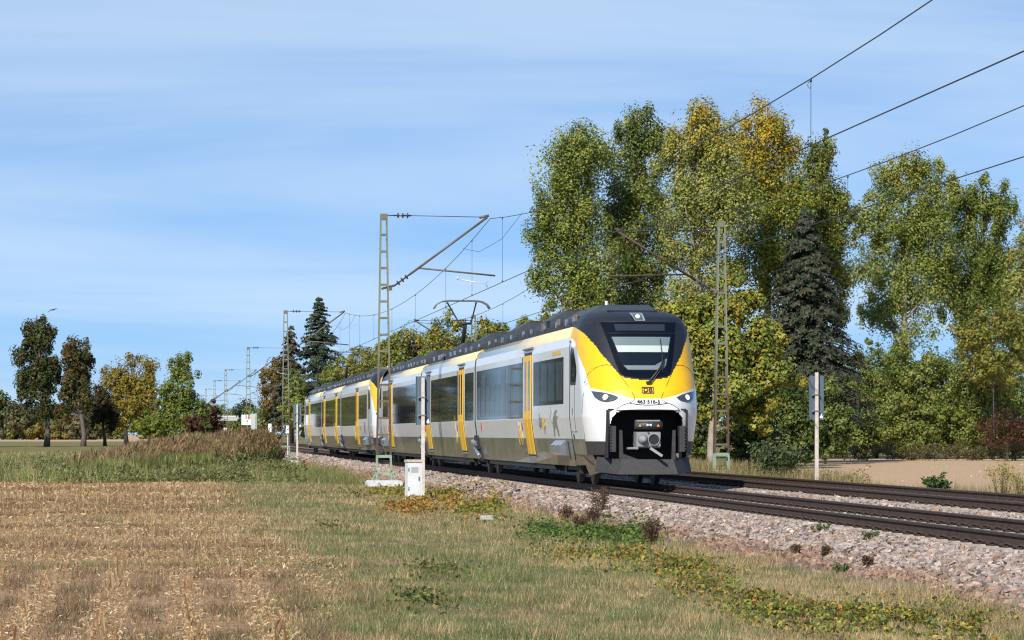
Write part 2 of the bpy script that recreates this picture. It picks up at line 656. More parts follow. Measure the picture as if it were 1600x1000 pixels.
rail_me = rail_mesh()
_m = MB()
_m.hexa([(-1.3, -.13, -.24), (1.3, -.13, -.24), (1.3, .13, -.24), (-1.3, .13, -.24), (-1.3, -.09, 0), (1.3, -.09, 0), (1.3, .09, 0), (-1.3, .09, 0)])
_s = _m.build('sleeper', M_CONC)
sleeper_me = _s.data
bpy.data.objects.remove(_s)
_m = MB()
_m.tube([(0, -.075, .0), (-.035, -.085, .030), (-.075, -.05, .045), (-.085, 0, .022), (-.075, .05, .045), (-.035, .085, .030), (0, .075, 0)], 0.014, 5)
_m.box(-.10, -.055, -.055, .055, -.02, .014)
_m.tube([(-.06, 0, 0), (-.06, 0, .055)], 0.016, 6)
_s = _m.build('rail_clip', M_CLIP)
clip_me = _s.data
bpy.data.objects.remove(_s)


def put(name, me, parent, loc, rz=0.0):
    o = bpy.data.objects.new(name, me)
    COL.objects.link(o)
    o.parent = parent
    o.location = loc
    o.rotation_euler = (0, 0, rz)
    return o


def track(x, zl, zr, label, y0, nsl):
    t = empty('railway_track', (x, 0, 0), label=label, kind='structure')
    tilt = math.atan2(zr - zl, 2 * GAUGE)
    put('rail', rail_me, t, (-GAUGE, 0, zl))
    put('rail', rail_me, t, (GAUGE, 0, zr))
    for k in range(nsl):
        y = y0 + 0.6 * k + random.uniform(-.02, .02)
        s = put('sleeper', sleeper_me, t, (0, y, (zl + zr) / 2 - 0.178))
        s.rotation_euler = (0, -tilt, 0)
    for k in range(74):
        y = y0 + 0.6 * k
        for xr, zz_ in ((-GAUGE, zl), (GAUGE, zr)):
            put('rail_clip', clip_me, t, (xr - 0.062, y, zz_ - 0.166))
            put('rail_clip', clip_me, t, (xr + 0.062, y, zz_ - 0.166), math.pi)
    return t


track(TR1, 0.0, 0.03, 'near railway track with brown rails that carries the train', 25.0, 120)
track(TR2, 0.085, 0.115, 'empty far railway track with brown rails beside the tan field', 33.0, 120)
# ------------------------------------------------------------------ the trains
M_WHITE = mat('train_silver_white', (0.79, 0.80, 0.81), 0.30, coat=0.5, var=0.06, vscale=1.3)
def grime_shade(m, z0, z1, amount, col):
    """road dust and, on the white, painted-in shading of the lower fold; thins out upwards, broken by streaky noise, and fine specks"""
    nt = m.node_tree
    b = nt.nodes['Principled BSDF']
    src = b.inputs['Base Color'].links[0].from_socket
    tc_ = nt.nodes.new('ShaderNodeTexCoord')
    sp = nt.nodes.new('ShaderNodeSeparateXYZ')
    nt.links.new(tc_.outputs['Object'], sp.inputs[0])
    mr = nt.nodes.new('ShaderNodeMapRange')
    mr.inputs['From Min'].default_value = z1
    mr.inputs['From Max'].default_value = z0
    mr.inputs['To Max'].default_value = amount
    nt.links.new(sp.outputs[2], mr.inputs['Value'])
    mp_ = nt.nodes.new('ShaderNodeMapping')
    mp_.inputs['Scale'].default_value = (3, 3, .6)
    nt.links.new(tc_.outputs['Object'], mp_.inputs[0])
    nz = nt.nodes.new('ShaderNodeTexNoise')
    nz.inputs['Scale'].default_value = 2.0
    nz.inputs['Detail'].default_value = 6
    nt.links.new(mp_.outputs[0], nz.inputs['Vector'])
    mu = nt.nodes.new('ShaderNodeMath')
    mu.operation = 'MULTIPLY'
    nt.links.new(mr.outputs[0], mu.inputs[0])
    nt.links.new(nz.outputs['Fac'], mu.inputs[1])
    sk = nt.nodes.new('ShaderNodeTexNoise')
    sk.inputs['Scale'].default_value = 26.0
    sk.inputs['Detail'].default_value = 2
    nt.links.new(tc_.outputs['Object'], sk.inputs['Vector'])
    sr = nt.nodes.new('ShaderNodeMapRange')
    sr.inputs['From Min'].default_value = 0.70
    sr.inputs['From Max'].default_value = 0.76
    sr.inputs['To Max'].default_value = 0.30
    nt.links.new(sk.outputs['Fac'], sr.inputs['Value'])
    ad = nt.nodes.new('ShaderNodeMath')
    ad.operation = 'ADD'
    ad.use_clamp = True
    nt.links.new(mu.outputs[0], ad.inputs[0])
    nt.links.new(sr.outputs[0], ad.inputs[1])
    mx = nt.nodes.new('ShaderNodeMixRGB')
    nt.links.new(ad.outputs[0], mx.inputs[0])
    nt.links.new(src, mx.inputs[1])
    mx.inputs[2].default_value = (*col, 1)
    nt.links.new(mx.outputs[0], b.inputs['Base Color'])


grime_shade(M_WHITE, .9, 1.7, .30, (.42, .37, .31))  # dust, and the lower fold's greyer shading put into the white
M_YEL = mat('train_yellow', (0.84, 0.47, 0.002), 0.45, coat=0.12, var=0.04, vscale=2)
grime_shade(M_YEL, .6, 1.6, .5, (.30, .20, .06))
M_BLK = mat('train_black', (0.016, 0.019, 0.027), 0.5, coat=0.05, spec=.3, var=0.3, vscale=9)
M_BUMP = mat('bumper_grey', (0.045, 0.045, 0.047), 0.55, var=0.35, vscale=14)
M_SKIRT = mat('skirt_grey_brown', (0.20, 0.182, 0.155), 0.34, coat=0.3, col2=(0.075, 0.068, 0.058), vscale=1.7)
M_ROOFY = mat('roof_edge_yellow', (0.66, 0.55, 0.33), 0.30, coat=0.6, var=0.10, vscale=1.0)  # yellow paint, paled by sky sheen put into the base colour
M_ROOF = mat('roof_dark_grey', (0.040, 0.043, 0.050), 0.5, coat=0.0, var=0.3, vscale=4)
M_ROOF2 = mat('roof_gear_black', (0.03, 0.033, 0.04), 0.5, var=0.3, vscale=6)
grime_shade(M_SKIRT, .4, 1.1, .8, (.13, .10, .075))
M_GLASS = mat('window_band_glass', (0.012, 0.015, 0.017), 0.06, coat=1.0, bump=0.02, bscale=0.9)
M_PANE_D = mat('window_pane_dark', (0.022, 0.026, 0.026), 0.08, bump=0.05, bscale=0.8, spec=0.4, col2=(.05, .055, .05), vscale=1.5)
M_BAND_D = mat('window_band_dark', (0.012, 0.014, 0.015), 0.06, spec=0.4, bump=.02, bscale=.9)
M_PANE = mat('window_pane_glass', (0.025, 0.032, 0.036), 0.03, coat=1.0, bump=0.05, bscale=0.8)
M_WS = mat('windscreen_glass', (0.006, 0.009, 0.014), 0.05, coat=0.3, spec=.35)
M_WSF = mat('windscreen_surround', (0.003, 0.004, 0.007), 0.2, coat=0.05, spec=.28)
M_BLIND = mat('sun_blind', (0.42, 0.48, 0.46), 0.5, coat=0.6)
M_BLIND2 = mat('sun_blind_upper', (0.13, 0.17, 0.18), 0.4, coat=0.6)
M_DASH = mat('dashboard_grey', (0.15, 0.18, 0.19), 0.4, coat=0.5)  # plain grey of the dashboard behind the windscreen
M_GREY = mat('coupler_grey', (0.27, 0.29, 0.30), 0.45, var=0.25, vscale=12)
M_MID = mat('fitting_grey', (0.16, 0.17, 0.18), 0.5, var=0.3, vscale=10)
M_DARK = mat('underframe_black', (0.012, 0.012, 0.013), 0.7)
M_PLOW = mat('plough_grey', (0.042, 0.040, 0.040), 0.6, var=0.35, vscale=11)
M_ALU = mat('bright_metal', (0.62, 0.65, 0.68), 0.25, metal=0.9, var=0.2, vscale=4)
M_RED = mat('label_red', (0.45, 0.03, 0.02), 0.5)
M_ORANGE = mat('label_orange', (0.75, 0.30, 0.03), 0.5)
M_INK = mat('lettering_black', (0.02, 0.02, 0.022), 0.5)
M_INKG = mat('lettering_grey', (0.20, 0.19, 0.175), 0.45)
M_INKY = mat('lettering_yellow', (0.62, 0.43, 0.07), 0.45)
M_LAMPG = mat('headlight_glass', (0.085, 0.10, 0.11), 0.1, coat=1.0, var=0.5, vscale=20)
M_REFL = mat('lamp_reflector', (0.55, 0.58, 0.60), 0.25, metal=0.6)
M_LIT = mat('headlight_lit', (1, 0.9, 0.75), 0.3, emit=(1.0, 0.80, 0.52), estr=3.0)
M_CER = mat('insulator_brown', (0.13, 0.045, 0.035), 0.3, coat=0.5)
M_WHEEL = mat('wheel_steel', (0.05, 0.045, 0.042), 0.5, metal=0.4)

LEN = 67.8
WZ = np.array([.46, 1.15, 1.68, 3.45, 3.68, 3.86, 3.98, 4.03])
WW = np.array([1.235, 1.345, 1.41, 1.405, 1.375, 1.30, 1.18, 1.05])
CZ = np.array([.46, 1.15, 1.68, 3.45, 3.68, 3.90, 4.08, 4.20, 4.27, 4.31])
CW = np.array([1.235, 1.345, 1.41, 1.405, 1.385, 1.335, 1.25, 1.14, 1.03, 0.86])
SZ = np.array([.70, .78, 1.09, 1.5, 1.9, 2.04, 2.31, 2.58, 2.79, 3.2, 3.63, 3.98, 4.13, 4.22, 4.31])
SS = np.array([.16, .12, .08, .03, .0, .0, .10, .28, .45, .72, 1.02, 1.32, 1.60, 1.90, 2.4])
PA, PB = 3.2, 1.8
JOIN = 3.4


def wbody(z):
    return float(np.interp(z, WZ, WW))


def cabw(z):
    return np.interp(z, CZ, CW)


def s0(z):
    return np.interp(z, SZ, SS)


def dd(z):
    return np.minimum(np.interp(z, [3.0, 3.6, 4.0, 4.2, 4.31], [1.4, 1.32, 1.12, .85, .7]), 3.3 - s0(z))


def nose_s(w, z):
    k = np.clip(np.abs(w) / cabw(z), 0, 1)
    return s0(z) + dd(z) * (1 - (1 - k ** PA) ** (1 / PB))


def nose_w(s, z):
    k = np.clip(1 - (s - s0(z)) / dd(z), 0, 1)
    return cabw(z) * (1 - k ** PB) ** (1 / PA)


def nose_n(w, z):
    e = 0.01
    W = float(cabw(z))
    w = max(-W * 0.985, min(W * 0.985, w))
    a = Vector((2 * e, float(nose_s(w + e, z) - nose_s(w - e, z)), 0))
    b = Vector((0, float(nose_s(w, z + e) - nose_s(w, z - e)), 2 * e))
    n = b.cross(a)
    n.normalize()
    if n.y > 0:
        n = -n
    return n


def nose_pt(w, z, off=0.0):
    p = Vector((w, float(nose_s(w, z)), z))
    return p + nose_n(w, z) * off if off else p


def fc(xc, yc):
    """front detail measured on an enlargement of the train's face -> (w, z) on the nose"""
    z = EYE + (727 - yc) / 218.0
    W = float(cabw(z))
    ws = np.linspace(-W, W, 1201)
    x = 508 + 216 * ws - 37 * nose_s(ws, z)
    i = int(np.argmin(np.abs(x - xc) + 0.02 * np.abs(ws)))
    return (float(ws[i]), z)


def patch(poly, off, name, m, parent, nz=14, nw=14, on='nose', thick=0.0, sgn=-1):
    """sheet cut to a polygon that follows the body; on='nose' poly holds (w,z), on='side' (s,z)"""
    zs_ = [p[1] for p in poly]
    z0, z1 = min(zs_), max(zs_)
    v, f = [], []
    rows = np.linspace(z0 + 1e-4, z1 - 1e-4, nz + 1)
    n = len(poly)
    for z in rows:
        xs = []
        for i in range(n):
            a, b = poly[i], poly[(i + 1) % n]
            if (a[1] - z) * (b[1] - z) < 0:
                xs.append(a[0] + (b[0] - a[0]) * (z - a[1]) / (b[1] - a[1]))
        lo, hi = min(xs), max(xs)
        for j in range(nw + 1):
            x = lo + (hi - lo) * j / nw
            if on == 'nose':
                v.append(tuple(nose_pt(x, z, off)))
            elif on == 'cabside':
                v.append((sgn * (float(nose_w(x, z)) + off), x, z))
            else:
                v.append((sgn * (wbody(z) + off), x, z))
    for i in range(nz):
        for j in range(nw):
            k = i * (nw + 1) + j
            f.append((k, k + 1, k + nw + 2, k + nw + 1))
    me = bpy.data.meshes.new(name)
    me.from_pydata(v, [], f)
    me.polygons.foreach_set('use_smooth', [True] * len(f))
    return link(name, me, m, parent)


def seam(pts, parent, r=0.008, name='panel_seam', m=None):
    b = MB()
    b.tube(pts, r, 5)
    return b.build(name, m or M_INK, parent)


def text_obj(body, size, m, parent, loc, rot, name, bold=0.0, cx='CENTER', sx=1.0):
    cu = bpy.data.curves.new(name, 'FONT')
    cu.body = body
    cu.size = size
    cu.align_x = cx
    cu.align_y = 'CENTER'
    cu.offset = bold
    cu.extrude = 0.002
    tmp = bpy.data.objects.new(name, cu)
    COL.objects.link(tmp)
    dg = bpy.context.evaluated_depsgraph_get()
    me = bpy.data.meshes.new_from_object(tmp.evaluated_get(dg))
    bpy.data.objects.remove(tmp)
    o = link(name, me, m, parent)
    o.location = loc
    o.rotation_euler = rot
    o.scale = (sx, 1, 1)
    return o


def cav(z):
    """half width of the coupler opening"""
    return np.interp(z, [.5, 1.5, 1.68, 1.78, 1.83, 1.84], [.93, .89, .84, .75, .62, 0])


BQ = np.array([[0, 2.56], [.2, 2.57], [.5, 2.61], [.62, 2.68], [.845, 3.0], [1.10, 3.36], [1.41, 3.70], [1.69, 3.90], [1.85, 3.97], [3.0, 4.3]])
SB = np.array([[2.30, .80], [2.78, 1.30], [3.15, 1.85], [3.5, 2.4], [3.6, 2.8], [3.655, 3.4]])
YL = np.array([[0, 2.10], [.4, 2.115], [.69, 2.19], [1.0, 2.29], [1.28, 2.375], [1.41, 2.40]])


def cab_paint(w, s, z):
    a = np.abs(w)
    qd = a + np.maximum(0, s - 1.0) * 0.19
    black = z > np.interp(qd, BQ[:, 0], BQ[:, 1])
    yel = (z > np.interp(a, YL[:, 0], YL[:, 1])) & ((s < np.interp(z, SB[:, 0], SB[:, 1])) | (z > 3.655))
    out = np.zeros(w.shape, int)
    out[yel] = 1
    out[yel & (s > 2.2) & (z > 3.5)] = 1
    out[black] = 2
    out[z < 1.09] = 3
    out[(z < 1.13) & (s > 1.35)] = 4
    return out


def make_cab(root):
    zr = np.concatenate([np.linspace(.76, 1.09, 10), np.linspace(1.09, 4.0, 118)[1:], np.linspace(4.0, 4.31, 26)[1:]])
    kk = np.concatenate([np.linspace(0, .9, 54), ])
    ph = np.concatenate([np.arcsin(kk ** (PA / 2)), np.linspace(math.asin(.9 ** (PA / 2)), math.pi / 2, 30)[1:]])
    nph = len(ph)
    nside = 44
    rows = []
    for z in zr:
        W, S, D = float(cabw(z)), float(s0(z)), float(dd(z))
        w = W * np.sin(ph) ** (2 / PA)
        s = S + D * (1 - np.abs(np.cos(ph)) ** (2 / PB))
        s_side = np.linspace(S + D, JOIN, nside + 1)[1:]
        wp = np.concatenate([w, np.full(nside, W)])
        sp = np.concatenate([s, s_side])
        full_w = np.concatenate([-wp[::-1], wp[1:]])
        full_s = np.concatenate([sp[::-1], sp[1:]])
        rows.append(np.stack([full_w, full_s, np.full(len(full_w), z)], 1))
    G = np.array(rows)
    nr, nc = G.shape[:2]
    ii_ = np.arange((nr - 1) * (nc - 1))
    rr, cc_ = ii_ // (nc - 1), ii_ % (nc - 1)
    q_ = np.stack([rr * nc + cc_, rr * nc + cc_ + 1, (rr + 1) * nc + cc_ + 1, (rr + 1) * nc + cc_], 1)
    V_ = G.reshape(-1, 3)
    C_ = V_[q_].mean(1)
    mi = cab_paint(C_[:, 0], C_[:, 1], C_[:, 2])
    hole = (np.abs(C_[:, 0]) < cav(C_[:, 2])) & (C_[:, 1] < 0.8)
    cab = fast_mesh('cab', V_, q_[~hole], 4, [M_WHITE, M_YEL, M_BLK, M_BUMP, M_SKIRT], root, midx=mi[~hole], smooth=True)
    # roof lid behind the brow
    b = MB()
    b.box(-0.62, .62, 2.3, JOIN, 4.285, 4.312)
    b.hexa([(-1.0, 2.35, 4.05), (1.0, 2.35, 4.05), (1.2, JOIN, 4.0), (-1.2, JOIN, 4.0), (-.62, 2.4, 4.30), (.62, 2.4, 4.30), (.62, JOIN, 4.30), (-.62, JOIN, 4.30)])
    b.build('roof_lid', M_BLK, cab)
    # opening for the coupler
    b = MB()
    b.box(-.98, -.945, .14, 1.5, .70, 1.84)
    b.box(.945, .98, .14, 1.5, .70, 1.84)
    b.box(-.945, .945, 1.5, 1.53, .60, 1.84)
    b.box(-.945, .945, .14, 1.5, 1.845, 1.87)
    b.build('coupler_bay', M_DARK, cab)
    # inner cheeks of the white arch
    for sg in (-1, 1):
        b = MB()
        zs2 = list(np.linspace(1.09, 1.62, 7))
        o_, i_ = [], []
        for z in zs2:
            wa = float(cav(z)) + 0.012
            o_.append((sg * wa, float(nose_s(wa, z)) + 0.01, z))
            i_.append((sg * (wa + .01), float(nose_s(wa, z)) + 0.28, z))
        vs_ = o_ + i_
        n_ = len(o_)
        b.add(vs_, [(k, k + 1, n_ + k + 1, n_ + k) for k in range(n_ - 1)])
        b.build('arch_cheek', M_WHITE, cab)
        b = MB()
        b.box(min(sg * .77, sg * .905), max(sg * .77, sg * .905), .09, .35, .84, 1.46)
        for k in range(8):
            z = .90 + k * .075
            b.box(min(sg * .885, sg * .925), max(sg * .885, sg * .925), .06, .075, z, z + .03)
        b.build('side_flap', M_BUMP, cab)
    b = MB()
    lip = [nose_pt(w, 1.845 + 0.02 * (1 - (w / .76) ** 2), 0.014) for w in np.linspace(-.76, .76, 15)]
    b.tube(lip, 0.022, 6)
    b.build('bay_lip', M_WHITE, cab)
    # windscreen
    fr = [fc(*p) for p in [(262, 138), (300, 255), (350, 385), (378, 428), (440, 441), (505, 445), (570, 438), (608, 425), (625, 300), (660, 138)]]
    # make it symmetrical about the middle line of the train
    HW = [(3.975, .93), (3.70, .86), (3.0, .70), (2.74, .62), (2.63, .50), (2.60, .2)]
    poly = [(-w, z) for z, w in HW] + [(w, z) for z, w in reversed(HW)]
    ws = patch(poly, 0.008, 'windscreen', M_WSF, cab, 24, 24)
    HW = [(3.925, .62), (3.76, .60)]
    poly = [(-w, z) for z, w in HW] + [(w, z) for z, w in reversed(HW)]
    patch(poly, 0.014, 'destination_display', mat('display_off', (0.02, 0.024, 0.03), .12, coat=1.0), cab, 4, 10)
    HW = [(3.63, .755), (2.88, .535), (2.79, .44), (2.76, .20)]
    poly = [(-w, z) for z, w in HW] + [(w, z) for z, w in reversed(HW)]
    patch(poly, 0.014, 'windscreen_pane', M_WS, cab, 16, 16)
    wpz = lambda z: np.interp(z, [2.88, 3.63], [.535, .755]) - 0.035
    for za_, zb_, m_, nm in ((3.40, 3.605, M_BLIND2, 'blind_upper'), (3.23, 3.395, M_BLIND, 'sun_blind')):
        poly = [(-wpz(zb_), zb_), (-wpz(za_), za_), (wpz(za_), za_), (wpz(zb_), zb_)]
        patch(poly, 0.018, nm, m_, cab, 4, 12)
    poly = [(-.50, 3.02), (-.455, 2.89), (-.38, 2.825), (.38, 2.825), (.455, 2.89), (.53, 3.10), (.46, 3.08), (.36, 2.97), (.25, 2.91), (-.25, 2.91), (-.40, 2.93)]
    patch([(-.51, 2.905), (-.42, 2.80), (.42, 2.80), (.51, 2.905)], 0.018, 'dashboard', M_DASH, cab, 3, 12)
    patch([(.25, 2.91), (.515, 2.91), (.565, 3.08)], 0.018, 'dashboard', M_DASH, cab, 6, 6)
    seam([nose_pt(w, 3.70, .012) for w in np.linspace(-.86, .86, 14)], cab, .008, 'glazing_bar')
    # creases of the brow
    seam([nose_pt(w, 3.985, .006) for w in np.linspace(-.95, .95, 14)], cab, .010)
    # top light
    tl = [fc(412, 84), (0, 0)]
    zt, zb = 4.215, 4.005
    hp = [(-.165, zt), (.145, zt), (.145, zb), (-.09, zb), (-.13, zb + .06)]
    patch([(-.155, zt), (-.095, zb), (.155, zb), (.155, zt)], 0.02, 'lamp_housing', M_REFL, cab, 6, 6)
    patch([(-.115, zt - .02), (-.08, zb + .02), (.11, zb + .02), (.11, zt - .02)], 0.024, 'top_light', M_LAMPG, cab, 6, 6)
    c0 = nose_pt(0.0, 4.11, .03)
    b = MB()
    b.lathe([(.055, 0), (.045, .02), (.001, .03)], c0, nose_n(0, 4.11), 14)
    b.build('lit_lamp', M_LIT, cab)
    # headlights
    for sg in (-1, 1):
        pts = [(1.26, 2.30), (1.17, 2.288), (1.0, 2.255), (.83, 2.205), (.69, 2.14), (.76, 2.075), (.86, 2.035), (.98, 2.02), (1.10, 2.05), (1.20, 2.14)]
        hl = patch([(sg * a, z) for a, z in pts], 0.008, 'headlight', M_LAMPG, cab, 12, 16)
        c0 = nose_pt(sg * .985, 2.14, .018)
        b = MB()
        b.lathe([(.088, 0), (.088, .006), (.062, .010)], c0, nose_n(sg * .985, 2.14), 16)
        b.build('lamp_ring', M_REFL, cab)
        b = MB()
        b.lathe([(.058, .011), (.05, .024), (.001, .03)], c0, nose_n(sg * .985, 2.14), 14)
        b.build('lit_lamp', M_LIT, cab)
        # white eyebrow and side seams of the nose
        sm_ = [(1.36, 2.50), (1.28, 2.72), (1.13, 2.86), (.98, 2.92), (.88, 2.93)]
        seam([nose_pt(sg * a, z, .003) for a, z in sm_], cab)
        sm_ = [(.88, 2.93), (.72, 2.89), (.63, 2.70), (.50, 2.47), (.36, 2.22), (.325, 2.14), (.33, 2.08), (.42, 2.02), (.60, 1.96), (.76, 1.86)]
        seam([nose_pt(sg * a, z, .003) for a, z in sm_], cab)
        sm_ = [(sg * float(nose_w(s, z) + .003), s, z) for s, z in ((1.05, 2.50), (1.22, 2.2), (1.3, 1.8), (1.3, 1.1))]
        seam(sm_, cab)
        # door to the cab with its window
        seam([(sg * (wbody(z) + .004), 3.36, z) for z in (.62, 1.15, 1.68, 2.5, 3.45, 3.62)], cab, .012)
        seam([(sg * (float(nose_w(2.55, z)) + .003), 2.55, z) for z in (1.32, 1.68, 2.1, 2.5)], cab, .006)
        seam([(sg * (float(nose_w(s, 1.32)) + .003), s, 1.32) for s in (2.3, 2.8, 3.36)], cab, .006)
        poly = [(3.28, 3.33), (3.05, 3.42), (2.72, 3.36), (2.30, 2.98), (2.22, 2.80), (2.38, 2.48), (3.28, 2.48)]
        patch(poly, .006, 'cab_window', M_WSF, cab, 14, 10, 'cabside', sgn=sg)
        poly = [(3.20, 3.24), (3.02, 3.24), (3.02, 2.56), (3.20, 2.56)]
        patch(poly, .012, 'drop_light', M_DARK, cab, 6, 3, 'cabside', sgn=sg)
        poly = [(2.95, 3.32), (2.75, 3.28), (2.36, 2.93), (2.30, 2.78), (2.44, 2.55), (2.95, 2.55)]
        patch(poly, .012, 'cab_window_pane', M_PANE, cab, 10, 8, 'cabside', sgn=sg)
        b = MB()
        arc = [(sg * (float(nose_w(s, z)) + .012), s, z) for s, z in ((3.34, 3.58), (3.1, 3.60), (2.85, 3.54), (2.66, 3.42))]
        b.tube(arc, .03, 6)
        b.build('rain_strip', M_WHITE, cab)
        patch([(3.1, 1.27), (3.1, 1.14), (2.85, 1.14), (2.95, 1.27)], .006, 'step_recess', M_BUMP, cab, 4, 3, 'cabside', sgn=sg)
        patch([(2.9, 1.92), (2.9, 1.74), (2.82, 1.74), (2.82, 1.92)], .012, 'door_handle', M_ALU, cab, 3, 2, 'cabside', sgn=sg)
        # lower corner under the cab
        b = MB()
        b.hexa([(sg * .95, 1.0, .36), (sg * 1.10, 2.1, .24), (sg * 1.0, 2.5, .24), (sg * .8, 1.2, .36),
                (sg * 1.20, 1.1, .80), (sg * 1.28, 2.3, .80), (sg * 1.2, 2.9, .80), (sg * .9, 1.2, .80)])
        b.build('corner_fairing', M_SKIRT, cab)
        b = MB()
        b.hexa([(sg * 1.19, 2.3, .50), (sg * 1.235, JOIN, .48), (sg * 1.15, JOIN, .48), (sg * 1.1, 2.3, .50),
                (sg * 1.275, 2.3, .80), (sg * 1.285, JOIN, .80), (sg * 1.15, JOIN, .80), (sg * 1.1, 2.3, .80)])
        b.build('skirt', M_SKIRT, cab)
    seam([nose_pt(w, 1.955 + .10 * (abs(w) / .45) ** 2 * .45, .003) for w in np.linspace(-.45, .45, 13)], cab, .009)
    # wiper
    b = MB()
    pv = nose_pt(0.03, 2.47, .05)
    el = nose_pt(.36, 2.83, .055)
    e2 = nose_pt(.43, 2.98, .055)
    e3 = nose_pt(.45, 3.22, .05)
    b.tube([pv, el, e2, e3], [.024, .022, .02, .018], 6)
    b.tube([nose_pt(0.10, 2.47, .05), nose_pt(.42, 2.84, .05), nose_pt(.475, 2.98, .05), nose_pt(.485, 3.16, .05)], .013, 6)
    b.tube([nose_pt(.41, 2.72, .035), nose_pt(.445, 3.1, .035), nose_pt(.45, 3.55, .035)], .010, 6)
    b.box(pv.x - .05, pv.x + .06, pv.y - .02, pv.y + .06, pv.z - .035, pv.z + .03)
    b.build('wiper', M_INK, cab)
    # lettering on the nose
    n_ = nose_n(0, 2.31)
    tilt = math.atan2(-n_.z, -n_.y)
    rot = (math.radians(90) - math.atan2(n_.z, -n_.y), 0, 0)
    cpt = nose_pt(0, 2.31, .012)
    em = empty('emblem', (0, 0, 0))
    bpy.data.objects.remove(em)
    b = MB()
    h, w_, t_ = .086, .148, .011
    rr_ = .022
    pts = []
    for cx2, cz2, a0 in ((w_ - rr_, h - rr_, 0), (-w_ + rr_, h - rr_, 90), (-w_ + rr_, -h + rr_, 180), (w_ - rr_, -h + rr_, 270)):
        for k in range(4):
            g = math.radians(a0 + 30 * k)
            pts.append((cx2 + rr_ * math.cos(g), cz2 + rr_ * math.sin(g)))
    n4 = len(pts)
    vs_ = [(x, z, 0) for x, z in pts] + [(x * (1 - t_ * 1.5 / w_), z * (1 - t_ * 1.5 / h), 0) for x, z in pts]
    b.add(vs_, [(k, (k + 1) % n4, n4 + (k + 1) % n4, n4 + k) for k in range(n4)])
    e = b.build('emblem_frame', M_INK, cab)
    e.location = cpt
    e.rotation_euler = rot
    text_obj('DB', .165, M_INK, cab, cpt, rot, 'emblem_letters', bold=.004, sx=1.05)
    n2 = nose_n(0, 2.03)
    rot2 = (math.radians(90) - math.atan2(n2.z, -n2.y), 0, 0)
    text_obj('463 516-5', .128, M_INK, cab, (0, -.012, 2.035), (math.radians(90), 0, 0), 'number', bold=.002, sx=1.06)
    # plough
    b = MB()
    prof = [(-.70, .30), (.70, .30), (.70, .66), (-.70, .66)]
    b.hexa([(-.72, .02, .30), (.72, .02, .30), (.72, .12, .30), (-.72, .12, .30), (-.62, .10, .66), (.62, .10, .66), (.62, .25, .66), (-.62, .25, .66)])
    for sg in (-1, 1):
        b.hexa([(sg * .72, .02, .30), (sg * 1.18, .75, .36), (sg * 1.12, .85, .36), (sg * .70, .14, .30), (sg * .62, .10, .66), (sg * 1.12, .80, .72), (sg * 1.06, .9, .72), (sg * .6, .22, .66)])
        b.hexa([(sg * .58, .14, .60), (sg * .68, .14, .60), (sg * .68, .20, .60), (sg * .58, .20, .60), (sg * .61, .14, 1.36), (sg * .68, .14, 1.36), (sg * .68, .20, 1.36), (sg * .61, .20, 1.36)])
    b.prism([(-.62, .66), (-.60, .80), (-.50, .76), (-.25, .67), (-.2, .655)], 'y', .14, .18)
    b.build('snow_plough', M_PLOW, root)
    return cab


def make_coupler(root):
    b = MB()
    b.box(-.29, .29, .06, .42, .93, 1.32)
    b.box(-.20, .20, .40, 1.2, 1.0, 1.26)
    b.hexa([(-.29, -.0, .97), (.29, -.0, .97), (.29, .06, .93), (-.29, .06, .93), (-.29, -.0, 1.30), (.29, -.0, 1.30), (.29, .06, 1.32), (-.29, .06, 1.32)])
    c = b.build('coupler', M_GREY, root)
    b = MB()
    b.lathe([(.125, 0), (.10, .06), (.055, .15), (.03, .17)], (-.13, 0, 1.13), (0, -1, 0), 16)
    b.build('coupling_cone', M_GREY, c)
    b = MB()
    b.lathe([(.13, 0), (.13, .006)], (.13, -.002, 1.13), (0, -1, 0), 18)
    b.build('coupling_cup', M_DARK, c)
    b = MB()
    b.lathe([(.145, 0), (.145, .03), (.128, .03), (.128, .0)], (.13, -.002, 1.13), (0, -1, 0), 18)
    b.build('cup_rim', M_GREY, c)
    b = MB()
    b.tube([(-.33, .02, 1.47), (.33, .02, 1.47)], .10, 14)
    b.build('contact_cover', M_BUMP, c)
    b = MB()
    b.box(-.28, .28, .0, .3, 1.565, 1.60)
    b.build('cover_lid', M_GREY, c)
    for x in (-.22, .22):
        b = MB()
        b.prism([(x - .035, 1.44), (x + .035, 1.44), (x, 1.505)], 'y', -.095, -.085)
        b.build('warning_mark', M_ORANGE, c)
    b = MB()
    b.prism([(-.06, 1.45), (0, 1.475), (.06, 1.45), (.06, 1.51), (0, 1.485), (-.06, 1.51)], 'y', -.095, -.085)
    b.build('cover_mark', M_WHITE, c)
    b = MB()
    b.hexa([(-.52, -.06, .905), (-.25, -.02, .90), (-.25, .10, .90), (-.52, .02, .905), (-.52, -.06, .945), (-.25, -.02, .965), (-.25, .10, .965), (-.52, .02, .945)])
    b.build('guide_horn', M_GREY, c)
    b = MB()
    b.bar((0.03, -.10, .93), (.30, -.22, .74), .05, .06)
    b.build('guide_horn', M_GREY, c)
    for x, z in ((0, 1.29), (0, .97)):
        b = MB()
        b.lathe([(.026, 0), (.026, .02)], (x, -.0, z), (0, -1, 0), 6)
        b.build('bolt', M_CER, c)
    return c


